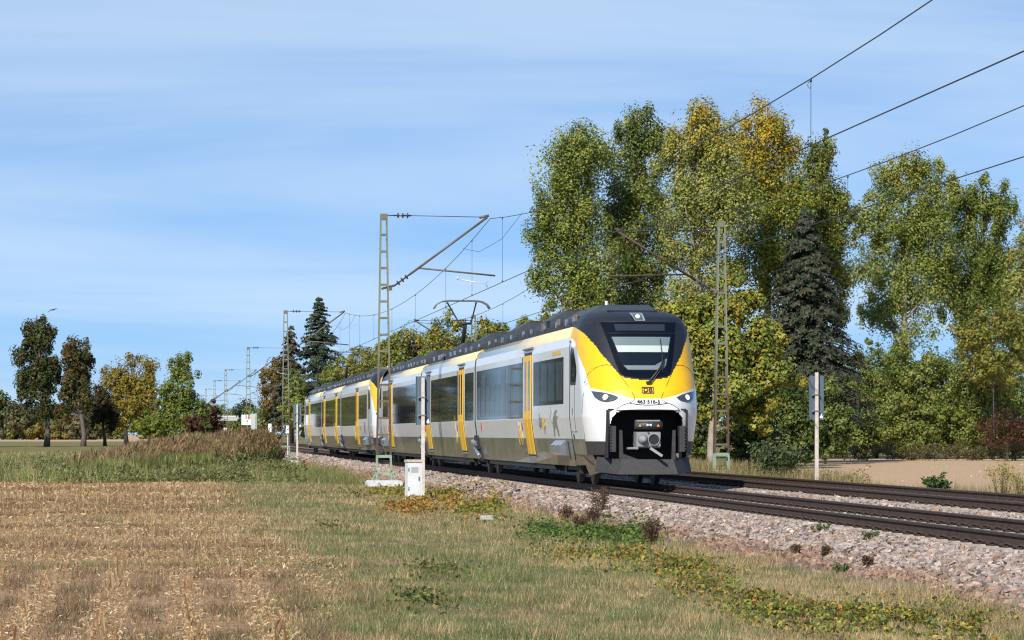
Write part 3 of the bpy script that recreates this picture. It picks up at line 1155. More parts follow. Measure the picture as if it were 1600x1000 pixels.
def make_bogie(root, s):
    bg = MB()
    bg.box(-.95, .95, s - 1.75, s + 1.75, .42, .62)
    bg.box(-1.12, -.86, s - 1.6, s + 1.6, .36, .66)
    bg.box(.86, 1.12, s - 1.6, s + 1.6, .36, .66)
    for x in (-1.0, 1.0):
        bg.tube([(x * 1.12, s - .4, .5), (x * 1.12, s + .4, .62)], .06, 8)
        for y in (-1.25, 1.25):
            bg.box(x * 1.02 - .13, x * 1.02 + .13, s + y - .2, s + y + .2, .28, .56)
    bo = bg.build('bogie', M_DARK, root)
    for y in (-1.25, 1.25):
        for sg in (-1, 1):
            w = MB()
            w.lathe([(.44, -.0), (.44, .025), (.41, .03), (.41, .13), (.22, .12), (.12, .15)], (sg * .69, s + y, .415), (sg, 0, 0), 24)
            w.build('wheel', M_WHEEL, bo)
    return bo


def roof_unit(root, a, b_, hw, zt, name='roof_unit', front=0.5, rear=1.6, ribs=True):
    """faired box on the roof: chamfered sides, steep face towards the front, long ramp at the rear"""
    m = MB()
    z0 = 4.0
    w0, w1 = hw + .03, hw - .42
    zc = zt - .26
    sec = lambda s, f: [(-w0, s, z0), (-w0 + .02, s, z0 + (zc - z0) * f), (-w1, s, z0 + (zt - z0) * f), (w1, s, z0 + (zt - z0) * f), (w0 - .02, s, z0 + (zc - z0) * f), (w0, s, z0)]
    secs = [sec(a, .55), sec(a + front, 1.0), sec(b_ - rear, 1.0), sec(b_, .12)]
    v = [p for s_ in secs for p in s_]
    f = []
    for i in range(3):
        for k in range(5):
            f.append((i * 6 + k, i * 6 + k + 1, i * 6 + 7 + k, i * 6 + 6 + k))
    f += [(0, 1, 2, 3, 4, 5), (18, 19, 20, 21, 22, 23)]
    m.add(v, f)
    u = m.build(name, M_ROOF, root)
    if ribs:
        m = MB()
        s = a + front + .5
        while s < b_ - rear - .2:
            for sg in (-1, 1):
                m.hexa([(sg * (w0 + .012), s, z0 + .03), (sg * (w0 + .012), s + .5, z0 + .03), (sg * (w0 - .1), s + .5, z0 + .03), (sg * (w0 - .1), s, z0 + .03),
                        (sg * (w0 - .01), s + .16, zc - .02), (sg * (w0 - .01), s + .34, zc - .02), (sg * (w0 - .15), s + .34, zc + .03), (sg * (w0 - .15), s + .16, zc + .03)])
            s += 1.15
        m.build('roof_rib', M_ROOF, root)['kind'] = 'stuff'
        m = MB()
        s = a + front
        while s < b_ - rear:
            m.box(-w1 + .02, w1 - .02, s, s + .06, zt + .002, zt + .03)
            s += .9
        m.build('roof_batten', M_ROOF2, root)['kind'] = 'stuff'
    return u


DOORS = [11.5, 29.2, 41.2, 59.0]
JOINTS = [24.9, 44.2]
CARS = [(3.43, 24.74, [(4.5, 10.35, 2.03, 3.22), (12.65, 24.45, 1.71, 3.28)]),
        (25.06, 44.04, [(25.35, 28.05, 1.71, 3.28), (30.35, 40.05, 1.71, 3.28), (42.35, 43.75, 1.71, 3.28)]),
        (44.36, 64.37, [(44.65, 57.85, 1.71, 3.28), (60.15, 63.5, 2.03, 3.22)])]


def car_shell(root, a, b_):
    zl = [.46, .80, 1.15, 1.68, 2.6, 3.45, 3.68, 3.76, 3.86, 3.93, 3.98, 4.01]
    prof = [(wbody(z), z) for z in zl] + [(1.0, 4.035), (0, 4.06)]
    full = [(-w, z) for w, z in prof] + [(w, z) for w, z in reversed(prof[:-1])]
    def matof(z):
        return 4 if z < 1.15 else (0 if z < 3.68 else (1 if z < 3.98 else 2))
    ys = [a, b_]
    v = [(w, y, z) for y in ys for w, z in full]
    n = len(full)
    f, m, sm = [], [], []
    for k in range(n - 1):
        f.append((k, k + 1, n + k + 1, n + k))
        m.append(matof((full[k][1] + full[k + 1][1]) / 2))
        sm.append(m[-1] in (1, 2))
    f += [tuple(range(n)), tuple(range(n, 2 * n)), (0, n, 2 * n - 1, n - 1)]
    m += [3, 3, 3]
    sm += [False] * 3
    me = bpy.data.meshes.new('car_body')
    me.from_pydata(v, [], f)
    me.polygons.foreach_set('material_index', m)
    me.polygons.foreach_set('use_smooth', sm)
    bm = bmesh.new()
    bm.from_mesh(me)
    bmesh.ops.recalc_face_normals(bm, faces=bm.faces)
    bm.to_mesh(me)
    bm.free()
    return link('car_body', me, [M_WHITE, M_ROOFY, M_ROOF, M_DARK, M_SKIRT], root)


def rect(s0_, s1_, z0, z1, off, name, m, parent, sg, nz=1):
    return patch([(s0_, z1), (s0_, z0), (s1_, z0), (s1_, z1)], off, name, m, parent, nz, 1, 'side', sgn=sg)


def slab(s0_, s1_, z0, z1, off, name, m, parent, sg, parts=6, mi=0):
    """plate with thickness off lying on the body side"""
    zs2 = sorted(set([z0, z1] + [z for z in (1.15, 1.68) if z0 < z < z1]))
    b = MB()
    v = []
    for z in zs2:
        w = wbody(z)
        v += [(sg * (w - .02), s0_, z), (sg * (w + off), s0_, z), (sg * (w + off), s1_, z), (sg * (w - .02), s1_, z)]
    f = []
    for i in range(len(zs2) - 1):
        for k in range(4):
            f.append((i * 4 + k, i * 4 + (k + 1) % 4, i * 4 + 4 + (k + 1) % 4, i * 4 + 4 + k))
    e = (len(zs2) - 1) * 4
    f += [(0, 1, 2, 3), (e, e + 1, e + 2, e + 3)]
    b.add(v, f)
    return b.build(name, m, parent)


def make_door(body, s, sg):
    frame = slab(s - .80, s + .80, .66, 3.52, .010, 'door_frame', M_BUMP, body, sg)
    for d in (-1, 1):
        c = s + d * .375
        slab(c - .345, c + .345, .70, 3.44, .030, 'door_leaf', M_YEL, body, sg)
        slab(c - .16, c + .16, 1.92, 3.28, .036, 'door_pane', M_GLASS, body, sg)
    slab(s - .5, s + .5, 3.455, 3.50, .034, 'door_head', M_INK, body, sg)
    b = MB()
    b.hexa([(sg * 1.37, s - 1.0, 3.60), (sg * 1.37, s + 1.0, 3.60), (sg * 1.45, s + 1.0, 3.60), (sg * 1.45, s - 1.0, 3.60),
            (sg * 1.37, s - 1.0, 3.66), (sg * 1.37, s + 1.0, 3.66), (sg * 1.43, s + 1.0, 3.65), (sg * 1.43, s - 1.0, 3.65)])
    b.build('rain_strip', M_MID, body)
    b = MB()
    b.box(min(sg * 1.15, sg * 1.36), max(sg * 1.15, sg * 1.36), s - .62, s + .62, .60, .655)
    b.build('door_step', M_MID, body)
    slab(s + 1.15, s + 1.22, 3.18, 3.42, .012, 'door_camera', M_INK, body, sg)


def pictogram(body, s, z, sg, k):
    """yellow outline of a bicycle or a wheelchair beside the doors"""
    b = MB()
    w = lambda zz_: sg * (wbody(zz_) + .006)
    def ring(sc, zc, r):
        pts = [(w(zc + r * math.sin(t)), sc + r * math.cos(t), zc + r * math.sin(t)) for t in np.linspace(0, 2 * math.pi, 15)]
        b.tube(pts, .0055, 4, caps=False)
    def line(*pp):
        b.tube([(w(zz_), ss_, zz_) for ss_, zz_ in pp], .0055, 4)
    if k == 0:
        ring(s - .28, z, .20)
        ring(s + .28, z, .20)
        line((s - .28, z), (s - .1, z + .34), (s + .2, z + .34), (s, z), (s - .28, z))
        line((s + .28, z), (s + .2, z + .45), (s + .32, z + .48))
        line((s, z), (s - .14, z + .44))
    else:
        ring(s, z, .22)
        line((s + .02, z + .58), (s + .04, z + .2), (s - .2, z + .18), (s - .26, z - .2))
        ring(s + .02, z + .68, .07)
    b.build('pictogram', M_INKY, body)


def lion(body, s, z, sg):
    """grey walking-upright animal figure of the state's emblem, a flat print on the side"""
    L = [(.0, 0), (.10, .02), (.16, .28), (.24, .42), (.34, .30), (.44, .02), (.56, .02), (.50, .26), (.42, .52), (.40, .70), (.54, .78), (.56, .86), (.44, .84), (.36, .86), (.38, .98), (.50, 1.04), (.48, 1.10), (.34, 1.10), (.22, 1.02), (.16, .86), (.06, .74), (.02, .52), (.04, .28)]
    b = MB()
    v = [(sg * (wbody(z + q_ * .62) + .006), s - p_ * 1.9, z + q_ * .62) for p_, q_ in L]
    b.add(v, [tuple(range(len(v)))])
    b.tube([(sg * (wbody(z + .3) + .008), s + .0, z + .36), (sg * (wbody(z + .5) + .008), s + .22, z + .52), (sg * (wbody(z + .6) + .008), s + .1, z + .66), (sg * (wbody(z + .6) + .008), s + .2, z + .76)], .02, 4)
    me_o = b.build('lion_emblem', M_INKG, body)
    return me_o


def make_train(label, loc):
    root = empty('train', loc, label=label, cat='train', group='coupled electric multiple unit trains')
    cab = make_cab(root)
    make_coupler(root)
    rear = copy_tree(cab, root)
    rear.location = (0, LEN, 0)
    rear.rotation_euler = (0, 0, math.pi)
    for ob in [o for o in children(root) if o.name.startswith(('snow_plough', 'coupler'))]:
        c = copy_tree(ob, root)
        c.location = (0, LEN, 0)
        c.rotation_euler = (0, 0, math.pi)
    for ci, (a, b_, bands) in enumerate(CARS):
        body = car_shell(root, a, b_)
        for sg in (-1, 1):
            for (s1, s2, z1, z2) in bands:
                rect(s1, s2, z1, z2, .005, 'window_band', M_BAND_D if ci == 0 else M_GLASS, body, sg)
                # separate panes set in the band
                L = s2 - s1
                nP = max(1, int(round(L / 1.35)))
                for k in range(nP):
                    p0 = s1 + L * (k + .10) / nP
                    p1 = s1 + L * (k + .90) / nP
                    tall = (ci + k) % 4 == 3
                    zz0 = z1 + .10
                    zz1 = z2 - (.10 if z1 > 1.9 or tall else .52)
                    pn = slab(p0, p1, zz0, zz1, .009, 'window_pane', M_PANE_D if ci == 0 else M_PANE, body, sg)
            for s in DOORS:
                if a < s < b_:
                    make_door(body, s, sg)
                    pictogram(body, s + 2.0, 1.15, sg, 0 if s in (11.5, 41.2) else 1)
                    slab(s + 1.35, s + 1.55, 1.36, 1.58, .006, 'red_label', M_RED, body, sg)
            if ci != 1:
                c = 5.3 if ci == 0 else LEN - 5.3
                b = MB()
                b.prism([(sg * 1.0, .72), (sg * 1.42, .72), (sg * 1.50, .80), (sg * 1.50, .98), (sg * 1.38, 1.10), (sg * 1.0, 1.10)], 'y', c - .95, c + .95)
                b.build('equipment_box', M_ALU, body)
            slab(a + .7, a + .78, .62, 1.08, .02, 'grab_handle', M_INK, body, sg)
            slab(b_ - 1.6, b_ - 1.4, 1.36, 1.62, .006, 'red_label', M_RED, body, sg)
            # underframe, straight dark edge below the skirt
            b = MB()
            b.box(min(sg * .7, sg * 1.2), max(sg * .7, sg * 1.2), a + (4.2 if ci == 0 else 2.2), b_ - (4.2 if ci == 2 else 2.2), .33, .47)
            b.build('underframe', M_DARK, body)
        if ci == 0:
            slab(4.9, 6.6, 3.30, 3.40, .006, 'first_class_stripe', M_INKY, body, -1)
            text_obj('bw', .50, M_INKG, body, (-(wbody(1.8) + .01), 9.15, 1.62), (math.radians(90), 0, math.radians(-90)), 'lettering', bold=.012, cx='LEFT', sx=.95)
            text_obj('egt', .50, M_INKY, body, (-(wbody(1.8) + .01), 8.55, 1.62), (math.radians(90), 0, math.radians(-90)), 'lettering', bold=.012, cx='LEFT', sx=.95)
            lion(body, 6.6, 1.20, -1)
        # fairings on the roof
        L = b_ - a
        if ci == 0:
            roof_unit(body, 2.45, 8.2, 1.02, 4.50, front=1.0, rear=.9, ribs=False)
            roof_unit(body, 8.9, 15.4, 1.08, 4.60, front=.35, rear=4.0)
            roof_unit(body, 16.6, 24.2, 1.08, 4.60, front=.35, rear=5.2)
        elif ci == 1:
            roof_unit(body, 25.8, 32.9, 1.08, 4.60, front=.35, rear=4.8)
            roof_unit(body, 34.2, 39.6, 1.06, 4.56, front=.35, rear=3.2)
        else:
            roof_unit(body, 45.6, 52.4, 1.08, 4.60, front=.35, rear=4.4)
            roof_unit(body, 53.4, 59.2, 1.08, 4.58, front=.35, rear=3.8)
            roof_unit(body, 60.0, 64.2, 1.08, 4.52, front=.5, rear=.5)
        b = MB()
        rs = random.Random(5 + ci)
        s = a + .6
        while s < b_ - .6:
            l = rs.uniform(.15, .5)
            hgt = rs.uniform(.05, .14)
            for sg in (-1, 1):
                b.box(min(sg * 1.09, sg * 1.19), max(sg * 1.09, sg * 1.19), s, s + l, 3.985, 3.99 + hgt)
            s += l + rs.uniform(.15, .7)
        b.build('roof_edge_gear', M_ROOF2, body)['kind'] = 'stuff'
        b = MB()
        s = a + 1.0
        while s < b_ - 1:
            for sg in (-1, 1):
                b.box(min(sg * 1.11, sg * 1.17), max(sg * 1.11, sg * 1.17), s, s + .12, 4.05, 4.22)
            s += rs.uniform(1.2, 3.0)
        b.build('roof_connector', M_ALU, body)['kind'] = 'stuff'
    # louvres, a vent and an aerial near the front
    b = MB()
    for k in range(5):
        b.box(-1.12, -1.085, 9.3, 9.9, 4.06 + k * .06, 4.09 + k * .06)
    b.build('roof_louvre', M_DARK, root)
    b = MB()
    for s in (4.3, 7.4, 10.4):
        b.box(-1.125, -1.08, s, s + .45, 4.08, 4.30)
    b.build('roof_vent', mat('vent_brown', (0.16, 0.12, 0.10), .6), root)
    b = MB()
    b.tube([(-.45, 3.6, 4.40), (-.45, 3.6, 4.60)], .035, 8)
    b.build('aerial', M_WHITE, root)
    for j in JOINTS:
        b = MB()
        sec = [(wbody(z) - .03, z) for z in (.62, 1.15, 1.68, 3.45, 3.68, 3.86, 3.98)] + [(0, 4.03)]
        full = [(-w, z) for w, z in sec] + [(w, z) for w, z in reversed(sec[:-1])]
        b.prism(full, 'y', j - .165, j + .165)
        b.build('gangway', M_DARK, root)
        for sg in (-1, 1):
            b = MB()
            b.hexa([(sg * 1.34, j - .10, 3.70), (sg * 1.34, j + .10, 3.70), (sg * 1.385, j + .10, 3.70), (sg * 1.385, j - .10, 3.70), (sg * 1.12, j - .10, 4.0), (sg * 1.12, j + .10, 4.0), (sg * 1.19, j + .10, 4.0), (sg * 1.19, j - .10, 4.0)])
            b.build('joint_strip', M_YEL, root)
            b = MB()
            b.box(min(sg * 1.2, sg * 1.40), max(sg * 1.2, sg * 1.40), j - .55, j + .35, .78, 1.22)
            b.box(min(sg * 1.1, sg * 1.3), max(sg * 1.1, sg * 1.3), j - .9, j - .1, .42, .85)
            d = b.build('joint_damper', M_DARK, root)
            b = MB()
            b.tube([(sg * 1.42, j - .5, .95), (sg * 1.42, j + .5, 1.02)], .075, 8)
            b.tube([(sg * 1.36, j - .9, .55), (sg * 1.40, j - .1, .82)], .07, 8)
            b.build('damper_rod', M_ALU, d)
    for s in (4.65, JOINTS[0], JOINTS[1], LEN - 4.65):
        make_bogie(root, s)
    # pantograph
    ps = 42.2
    b = MB()
    b.box(-.75, .75, ps - .8, ps + .9, 4.10, 4.17)
    for x in (-.6, .6):
        for y in (-.6, .7):
            b.tube([(x, ps + y, 4.03), (x, ps + y, 4.12)], .06, 8)
    pg = b.build('pantograph', M_ROOF2, root)
    b = MB()
    b.tube([(0, ps + .6, 4.17), (0, ps - 1.1, 5.45)], [.10, .075], 8)
    b.build('lower_arm', M_INK, pg)
    b = MB()
    kn = Vector((0, ps - 1.1, 5.45))
    hd = Vector((0, ps + .15, 6.33))
    for sg in (-1, 1):
        b.tube([(0, kn.y, kn.z), (sg * .22, kn.y + .02, kn.z + .03), (sg * .56, hd.y, hd.z)], .032, 6)
    b.tube([(-.22, kn.y, kn.z + .03), (.22, kn.y, kn.z + .03)], .05, 6)
    b.build('upper_arm', M_INK, pg)
    b = MB()
    for dy in (-.22, .22):
        b.tube([(-1.08, hd.y + dy, 6.10), (-.98, hd.y + dy, 6.26), (-.78, hd.y + dy, 6.37), (-.55, hd.y + dy, 6.405), (.55, hd.y + dy, 6.405), (.78, hd.y + dy, 6.37), (.98, hd.y + dy, 6.26), (1.08, hd.y + dy, 6.10)], .028, 6)
    for x in (-.56, .56):
        b.bar((x, hd.y - .24, 6.34), (x, hd.y + .24, 6.34), .05, .06)
        b.tube([(x, hd.y, 6.30), (x, hd.y, 6.40)], .03, 6)
    b.build('collector_head', M_MID, pg)
    b = MB()
    for k in range(6):
        b.lathe([(.07, 0), (.13, .02), (.07, .045)], (-.55, ps + 1.9, 4.05 + k * .06), (0, 0, 1), 12)
    b.build('insulator', M_CER, pg)
    b = MB()
    b.box(-.75, -.35, ps + 1.4, ps + 1.6, 4.03, 4.35)
    b.tube([(-.3, ps + .9, 4.2), (-.55, ps + 1.9, 4.42)], .025, 5)
    b.build('roof_switch', M_MID, pg)
    return root


train_a = make_train('front white and yellow railcar set with its headlights lit and coupler exposed', (TR1, 67.0, 0))
train_b = copy_tree(train_a)
train_b.location = (TR1, 136.2, 0)
train_b['label'] = 'rear white and yellow railcar set coupled behind the front one'
# ------------------------------------------------------------------ masts and overhead wires
def mast_mat():
    m, nt, b = new_mat('mast_paint')
    tc_ = nt.nodes.new('ShaderNodeTexCoord')
    sp = nt.nodes.new('ShaderNodeSeparateXYZ')
    nt.links.new(tc_.outputs['Generated'], sp.inputs[0])
    nz = nt.nodes.new('ShaderNodeTexNoise')
    nz.inputs['Scale'].default_value = 3.0
    nz.inputs['Detail'].default_value = 6
    nt.links.new(tc_.outputs['Object'], nz.inputs['Vector'])
    ad = nt.nodes.new('ShaderNodeMath')
    ad.operation = 'MULTIPLY_ADD'
    nt.links.new(nz.outputs['Fac'], ad.inputs[0])
    ad.inputs[1].default_value = 0.30
    nt.links.new(sp.outputs[2], ad.inputs[2])
    rp = nt.nodes.new('ShaderNodeValToRGB')
    e = rp.color_ramp.elements
    e[0].position, e[0].color = 0.36, (0.085, 0.052, 0.038, 1)
    e[1].position, e[1].color = 0.62, (0.17, 0.185, 0.125, 1)
    nt.links.new(ad.outputs[0], rp.inputs[0])
    nt.links.new(rp.outputs[0], b.inputs['Base Color'])
    b.inputs['Roughness'].default_value = 0.65
    return m


M_MAST = mast_mat()
M_BATT = mat('batten_paint', (0.17, 0.185, 0.125), 0.65, col2=(0.11, 0.10, 0.07), vscale=2.2)
M_BATR = mat('batten_rust', (0.10, 0.062, 0.045), 0.7, col2=(0.15, 0.13, 0.09), vscale=2.2)
M_FOOT = mat('mast_foot_green', (0.24, 0.34, 0.25), 0.6, var=0.2, vscale=3)
M_BASE = mat('base_whitewash', (0.62, 0.65, 0.70), 0.9, col2=(0.42, 0.44, 0.46), vscale=7, bump=.5)
M_TUBE = mat('cantilever_tube', (0.13, 0.115, 0.085), 0.55, col2=(0.08, 0.06, 0.045), vscale=2)
M_PORC = mat('insulator_dark', (0.035, 0.028, 0.024), 0.3, coat=.5)
M_WIRE = mat('wire_dark', (0.035, 0.036, 0.04), 0.5)
M_ZINC = mat('zinc_arm', (0.55, 0.56, 0.57), 0.4, metal=.4)


def lattice_mast(x, u, side, label, zt, zb, base=True, group=None, detail=True):
    """ladder mast; side=+1 carries its arm towards +X"""
    t = empty('catenary_mast', (x, u, 0), label=label, cat='catenary mast', group=group)
    H = zt - zb
    zf = zb + 0.88
    hw = lambda z: 0.255 - 0.155 * (z - zb) / H
    dp = 0.11
    for sg in (-1, 1):
        b = MB()
        for dy in (-dp, dp):
            b.hexa([(sg * hw(zf) - .028, dy - .02, zf), (sg * hw(zf) + .028, dy - .02, zf), (sg * hw(zf) + .028, dy + .02, zf), (sg * hw(zf) - .028, dy + .02, zf),
                    (sg * hw(zt) - .024, dy - .02, zt), (sg * hw(zt) + .024, dy - .02, zt), (sg * hw(zt) + .024, dy + .02, zt), (sg * hw(zt) - .024, dy + .02, zt)])
        b.hexa([(sg * (hw(zf) + .02) - .006, -dp, zf), (sg * (hw(zf) + .02) + .006, -dp, zf), (sg * (hw(zf) + .02) + .006, dp, zf), (sg * (hw(zf) + .02) - .006, dp, zf),
                (sg * (hw(zt) + .016) - .006, -dp, zt), (sg * (hw(zt) + .016) + .006, -dp, zt), (sg * (hw(zt) + .016) + .006, dp, zt), (sg * (hw(zt) + .016) - .006, dp, zt)])
        b.build('chord', M_MAST, t)
    b = MB()
    b.box(-hw(zt) - .02, hw(zt) + .02, -dp - .025, dp + .025, zt - .20, zt + .01)
    b.build('mast_cap', M_BATT, t)
    z = zt - .72
    while z > zf + .25:
        b = MB()
        for dy in (-dp, dp):
            b.box(-hw(z) + .03, hw(z) - .03, dy - .012, dy + .012, z - .035, z + .035)
        b.build('batten', M_BATT if (z - zb) / H > .42 else M_BATR, t)
        z -= .585
    b = MB()
    for sg in (-1, 1):
        for dy in (-dp, dp):
            b.bar((sg * hw(zb), dy, zb), (sg * hw(zf), dy, zf), .06, .05)
    for dy in (-dp, dp):
        b.box(-hw(zf) + .02, hw(zf) - .02, dy - .014, dy + .014, zf - .09, zf + .01)
        b.box(-hw(zb) + .02, hw(zb) - .02, dy - .014, dy + .014, zb + .24, zb + .30)
        b.bar((-hw(zb), dy, zb + .06), (hw(zb), dy, zb + .30), .05, .02)
    if base:
        for sg in (-1, 1):
            b.bar((sg * (hw(zb) + .17), -dp, zb), (sg * hw(zb), -dp, zb + .34), .05, .03)
            b.box(sg * hw(zb) - .10, sg * hw(zb) + .10, -dp - .05, dp + .05, zb, zb + .03)
    b.build('mast_foot', M_FOOT, t)
    if base:
        b = MB()
        b.prism([(-.62, -.55), (.62, -.55), (.62, -.05), (.55, 0), (-.55, 0), (-.62, -.05)], 'y', -.45, .45)
        c = b.build('concrete_base', M_BASE, t)
        c.location = (0, 0, zb)
    return t


def insulator(parent, p0, p1, n=3, r=.10):
    p0, p1 = Vector(p0), Vector(p1)
    d = (p1 - p0)
    L = d.length
    b = MB()
    b.tube([p0, p1], .028, 8)
    for k in range(n):
        c = p0 + d * ((k + .8) / (n + .6))
        b.lathe([(.03, -.035), (r, -.012), (r, .012), (.03, .035)], c, d, 12)
    return b.build('insulator', M_PORC, parent)


M_TUBER = mat('cantilever_tube_rusty', (0.075, 0.045, 0.032), 0.7, col2=(0.05, 0.032, 0.025), vscale=2)


def cantilever(mast, x, side, ztop, zlow, dx, zcw, tens, reg=0.35):
    """arm of a mast in the mast's own coordinates; dx = distance to the track's middle"""
    c = MB()
    tip = Vector((side * dx, 0, ztop))
    root_ = Vector((side * .22, 0, zlow))
    d = (tip - root_)
    knee = root_ + d * .29
    c.tube([root_ + d * .20, tip], .040, 8)
    c.tube([tip + Vector((-side * .28, 0, -.02)), tip + Vector((side * .05, 0, .06))], .05, 6)
    arm_end = Vector((side * (dx + .28), 0, zcw + .42))
    c.tube([knee, arm_end], .030, 8)
    ca = c.build('cantilever', M_TUBE if side > 0 else M_TUBER, mast)
    insulator(ca, root_ + d * .05, root_ + d * .20)
    c = MB()
    c.tube([root_ - Vector((side * .3, 0, 0)), root_ + d * .05], .045, 6)
    c.box(root_.x - .06, root_.x + .06, -.16, .16, root_.z - .05, root_.z + .05)
    c.build('bracket', M_TUBE, ca)
    top0 = Vector((side * .12, 0, ztop + .03))
    insulator(ca, top0 + Vector((side * .25, 0, 0)), top0 + Vector((side * .85, 0, 0)))
    c = MB()
    c.tube([top0, top0 + Vector((side * .25, 0, 0))], .02, 5)
    c.tube([top0 + Vector((side * .85, 0, 0)), tip], .013, 5)
    c.build('top_tie', M_WIRE, ca)
    c = MB()
    st = Vector((side * (dx - 1.05), 0, zcw + .40))
    c.tube([st, st - Vector((0, 0, .14))], .025, 6)
    c.tube([st - Vector((0, 0, .10)), Vector((side * (dx - .05), 0, zcw + .12)), Vector((side * (dx + .0), 0, zcw + .02))], .018, 6)
    c.tube([Vector((side * (dx - .05), 0, zcw + .12)), arm_end - Vector((side * .15, 0, .02))], .008, 4)
    c.build('steady_arm', M_ZINC if side > 0 else M_TUBER, ca)
    return ca


ML, MR = 7.80, 19.35
US = [99.8, 178.5, 254.5, 342.5, 412.0, 490.0, 570.0]
ZT_L, ZT_R = 8.98, 8.64
ZC1, ZC2 = 6.43, 6.30
ZM1, ZM2 = 8.86, 8.40
lab_l = ['nearest grey green lattice mast on a white concrete base in front of the front train', 'green lattice mast with rusty foot beside the tail of the rear train', 'lattice mast rising behind the white kilometre board',
         'distant lattice mast second behind the kilometre board', 'distant lattice mast third behind the kilometre board', 'farthest lattice masts of the left row, barely visible', 'farthest lattice masts of the left row, barely visible']
for i, u in enumerate(US):
    t = lattice_mast(ML, u, 1, lab_l[i], ZT_L, -0.36, True, 'lattice masts left of the railway')
    cantilever(t, ML, 1, ZM1 + .05, ZT_L - 2.62, TR1 - ML - .1, ZC1, 0)
lab_r = ['pale green lattice mast right of the front train, rusty towards its foot', 'green lattice mast top showing above the roof beside the front pantograph', 'lattice mast top standing behind the roof of the rear train',
         'lattice mast in front of the layered conifer', 'small lattice mast farther along beside the yellow brown tree', 'farthest lattice masts of the right row, barely visible', 'farthest lattice masts of the right row, barely visible']
for i, u in enumerate(US):
    t = lattice_mast(MR, u - 2.5, -1, lab_r[i], ZT_R, -0.28, False, 'lattice masts right of the railway')
    cantilever(t, MR, -1, ZM2 - .1, ZT_R - 2.45, MR - TR2 - .1, ZC2, 0)


def overhead(x, zc, zm, sag, us, label):
    t = empty('overhead_line', (x, us[0], 0), label=label, cat='overhead line', group='overhead lines above the two tracks')
    full = [us[0] - 160, us[0] - 79.8] + list(us)
    y0 = us[0]
    b = MB()
    b.tube([(0.0, y - y0, zc) for y in np.arange(full[0], full[-1], 20)], .0125, 5)
    b.build('contact_wire', M_WIRE, t)
    b = MB()
    pts = []
    for a, c in zip(full[:-1], full[1:]):
        for k in range(16):
            f = k / 16
            pts.append((0, a + (c - a) * f - y0, zm - sag * 4 * f * (1 - f)))
    b.tube(pts, .0115, 5)
    b.build('messenger_wire', M_WIRE, t)
    for j, (a, c) in enumerate(zip(full[:-1], full[1:])):
        if j > 4:
            continue
        for f in (0.075, .20, .375, .545, .70, .84, .955):
            y = a + (c - a) * f
            if y < 30:
                continue
            z = zm - sag * 4 * f * (1 - f)
            b = MB()
            b.tube([(0, y - y0, zc), (0, y - y0, z)], .006, 4)
            for zz_ in (zc + .03, z - .03):
                b.tube([(0, y - y0, zz_ - .03), (0, y - y0, zz_ + .03)], .022, 5)
            if y < 60:
                for zz_, k in ((z - .10, -1), (zc + .10, -1)):
                    b.tube([(0, y - y0, zz_ + .07), (k * .05, y - y0, zz_ + .03), (k * .06, y - y0, zz_ - .03), (k * .02, y - y0, zz_ - .08), (0, y - y0, zz_ - .04)], .006, 4)
            b.build('dropper', M_WIRE, t)
        if a > 60:
            b = MB()       # stitch wire slung under the support
            b.tube([(0, a - 9 - y0, zm - sag * .36), (0, a - 3.5 - y0, zm - .95), (0, a + 3.5 - y0, zm - .95), (0, a + 9 - y0, zm - sag * .36)], .008, 4)
            b.build('stitch_wire', M_WIRE, t)
    return t


overhead(TR1, ZC1, ZM1, 1.32, US, 'overhead wires with droppers above the near track and the train')
overhead(TR2, ZC2, ZM2, 1.25, US, 'overhead wires crossing in front of the poplars above the far track')

# ------------------------------------------------------------------ signs, cabinet, track side things
M_BOARD = mat('board_back_grey', (0.085, 0.12, 0.165), 0.45, var=.12, vscale=2)
M_POST = mat('post_concrete_white', (0.56, 0.52, 0.48), 0.8, col2=(0.40, 0.36, 0.33), vscale=8)
M_CAB = mat('cabinet_pale_grey', (0.66, 0.69, 0.71), 0.55, col2=(0.52, 0.55, 0.56), vscale=2.5)
M_CABTOP = mat('cabinet_lid', (0.52, 0.48, 0.42), 0.7, col2=(0.36, 0.22, 0.12), vscale=4)
M_WHITE2 = mat('sign_white', (0.75, 0.75, 0.76), 0.5)


def board_sign(loc, bw, bh, zlow, ztop, zpost, label, shift=0.0, rz=0.0):
    """a dark grey board back held by a white post, both in own coordinates"""
    t = empty('trackside_sign', loc, rz, label, 'sign')
    b = MB()
    pw = .055
    b.hexa([(-pw, -pw, -.1), (pw, -pw, -.1), (pw, pw, -.1), (-pw, pw, -.1), (-pw * .85, -pw * .85, zpost), (pw * .85, -pw * .85, zpost), (pw * .85, pw * .85, zpost), (-pw * .85, pw * .85, zpost)])
    p = b.build('post', M_POST, t)
    b = MB()
    b.box(shift - bw / 2, shift + bw / 2, .085, .105, zlow, ztop)
    for xx in (shift - bw / 2, shift + bw / 2 - .018):
        b.box(xx, xx + .018, .06, .085, zlow, ztop)
    bd = b.build('board', M_BOARD, t)
    b = MB()
    for z in (zlow + (ztop - zlow) * .20, zlow + (ztop - zlow) * .57):
        b.box(-pw - .05, pw + .02, -pw - .012, .085, z - .018, z + .018)
        b.box(-pw - .10, -pw - .02, -.02, .03, z - .03, z + .03)
    b.build('clamp', M_MID, t)
    b = MB()
    b.box(shift + bw / 2 - .13, shift + bw / 2 - .03, .076, .0835, zlow + .05, zlow + .12)
    b.box(shift + bw / 2 - .10, shift + bw / 2 - .05, .076, .0835, zlow + .12, zlow + .17)
    b.build('sticker', M_WHITE2, bd)
    return t


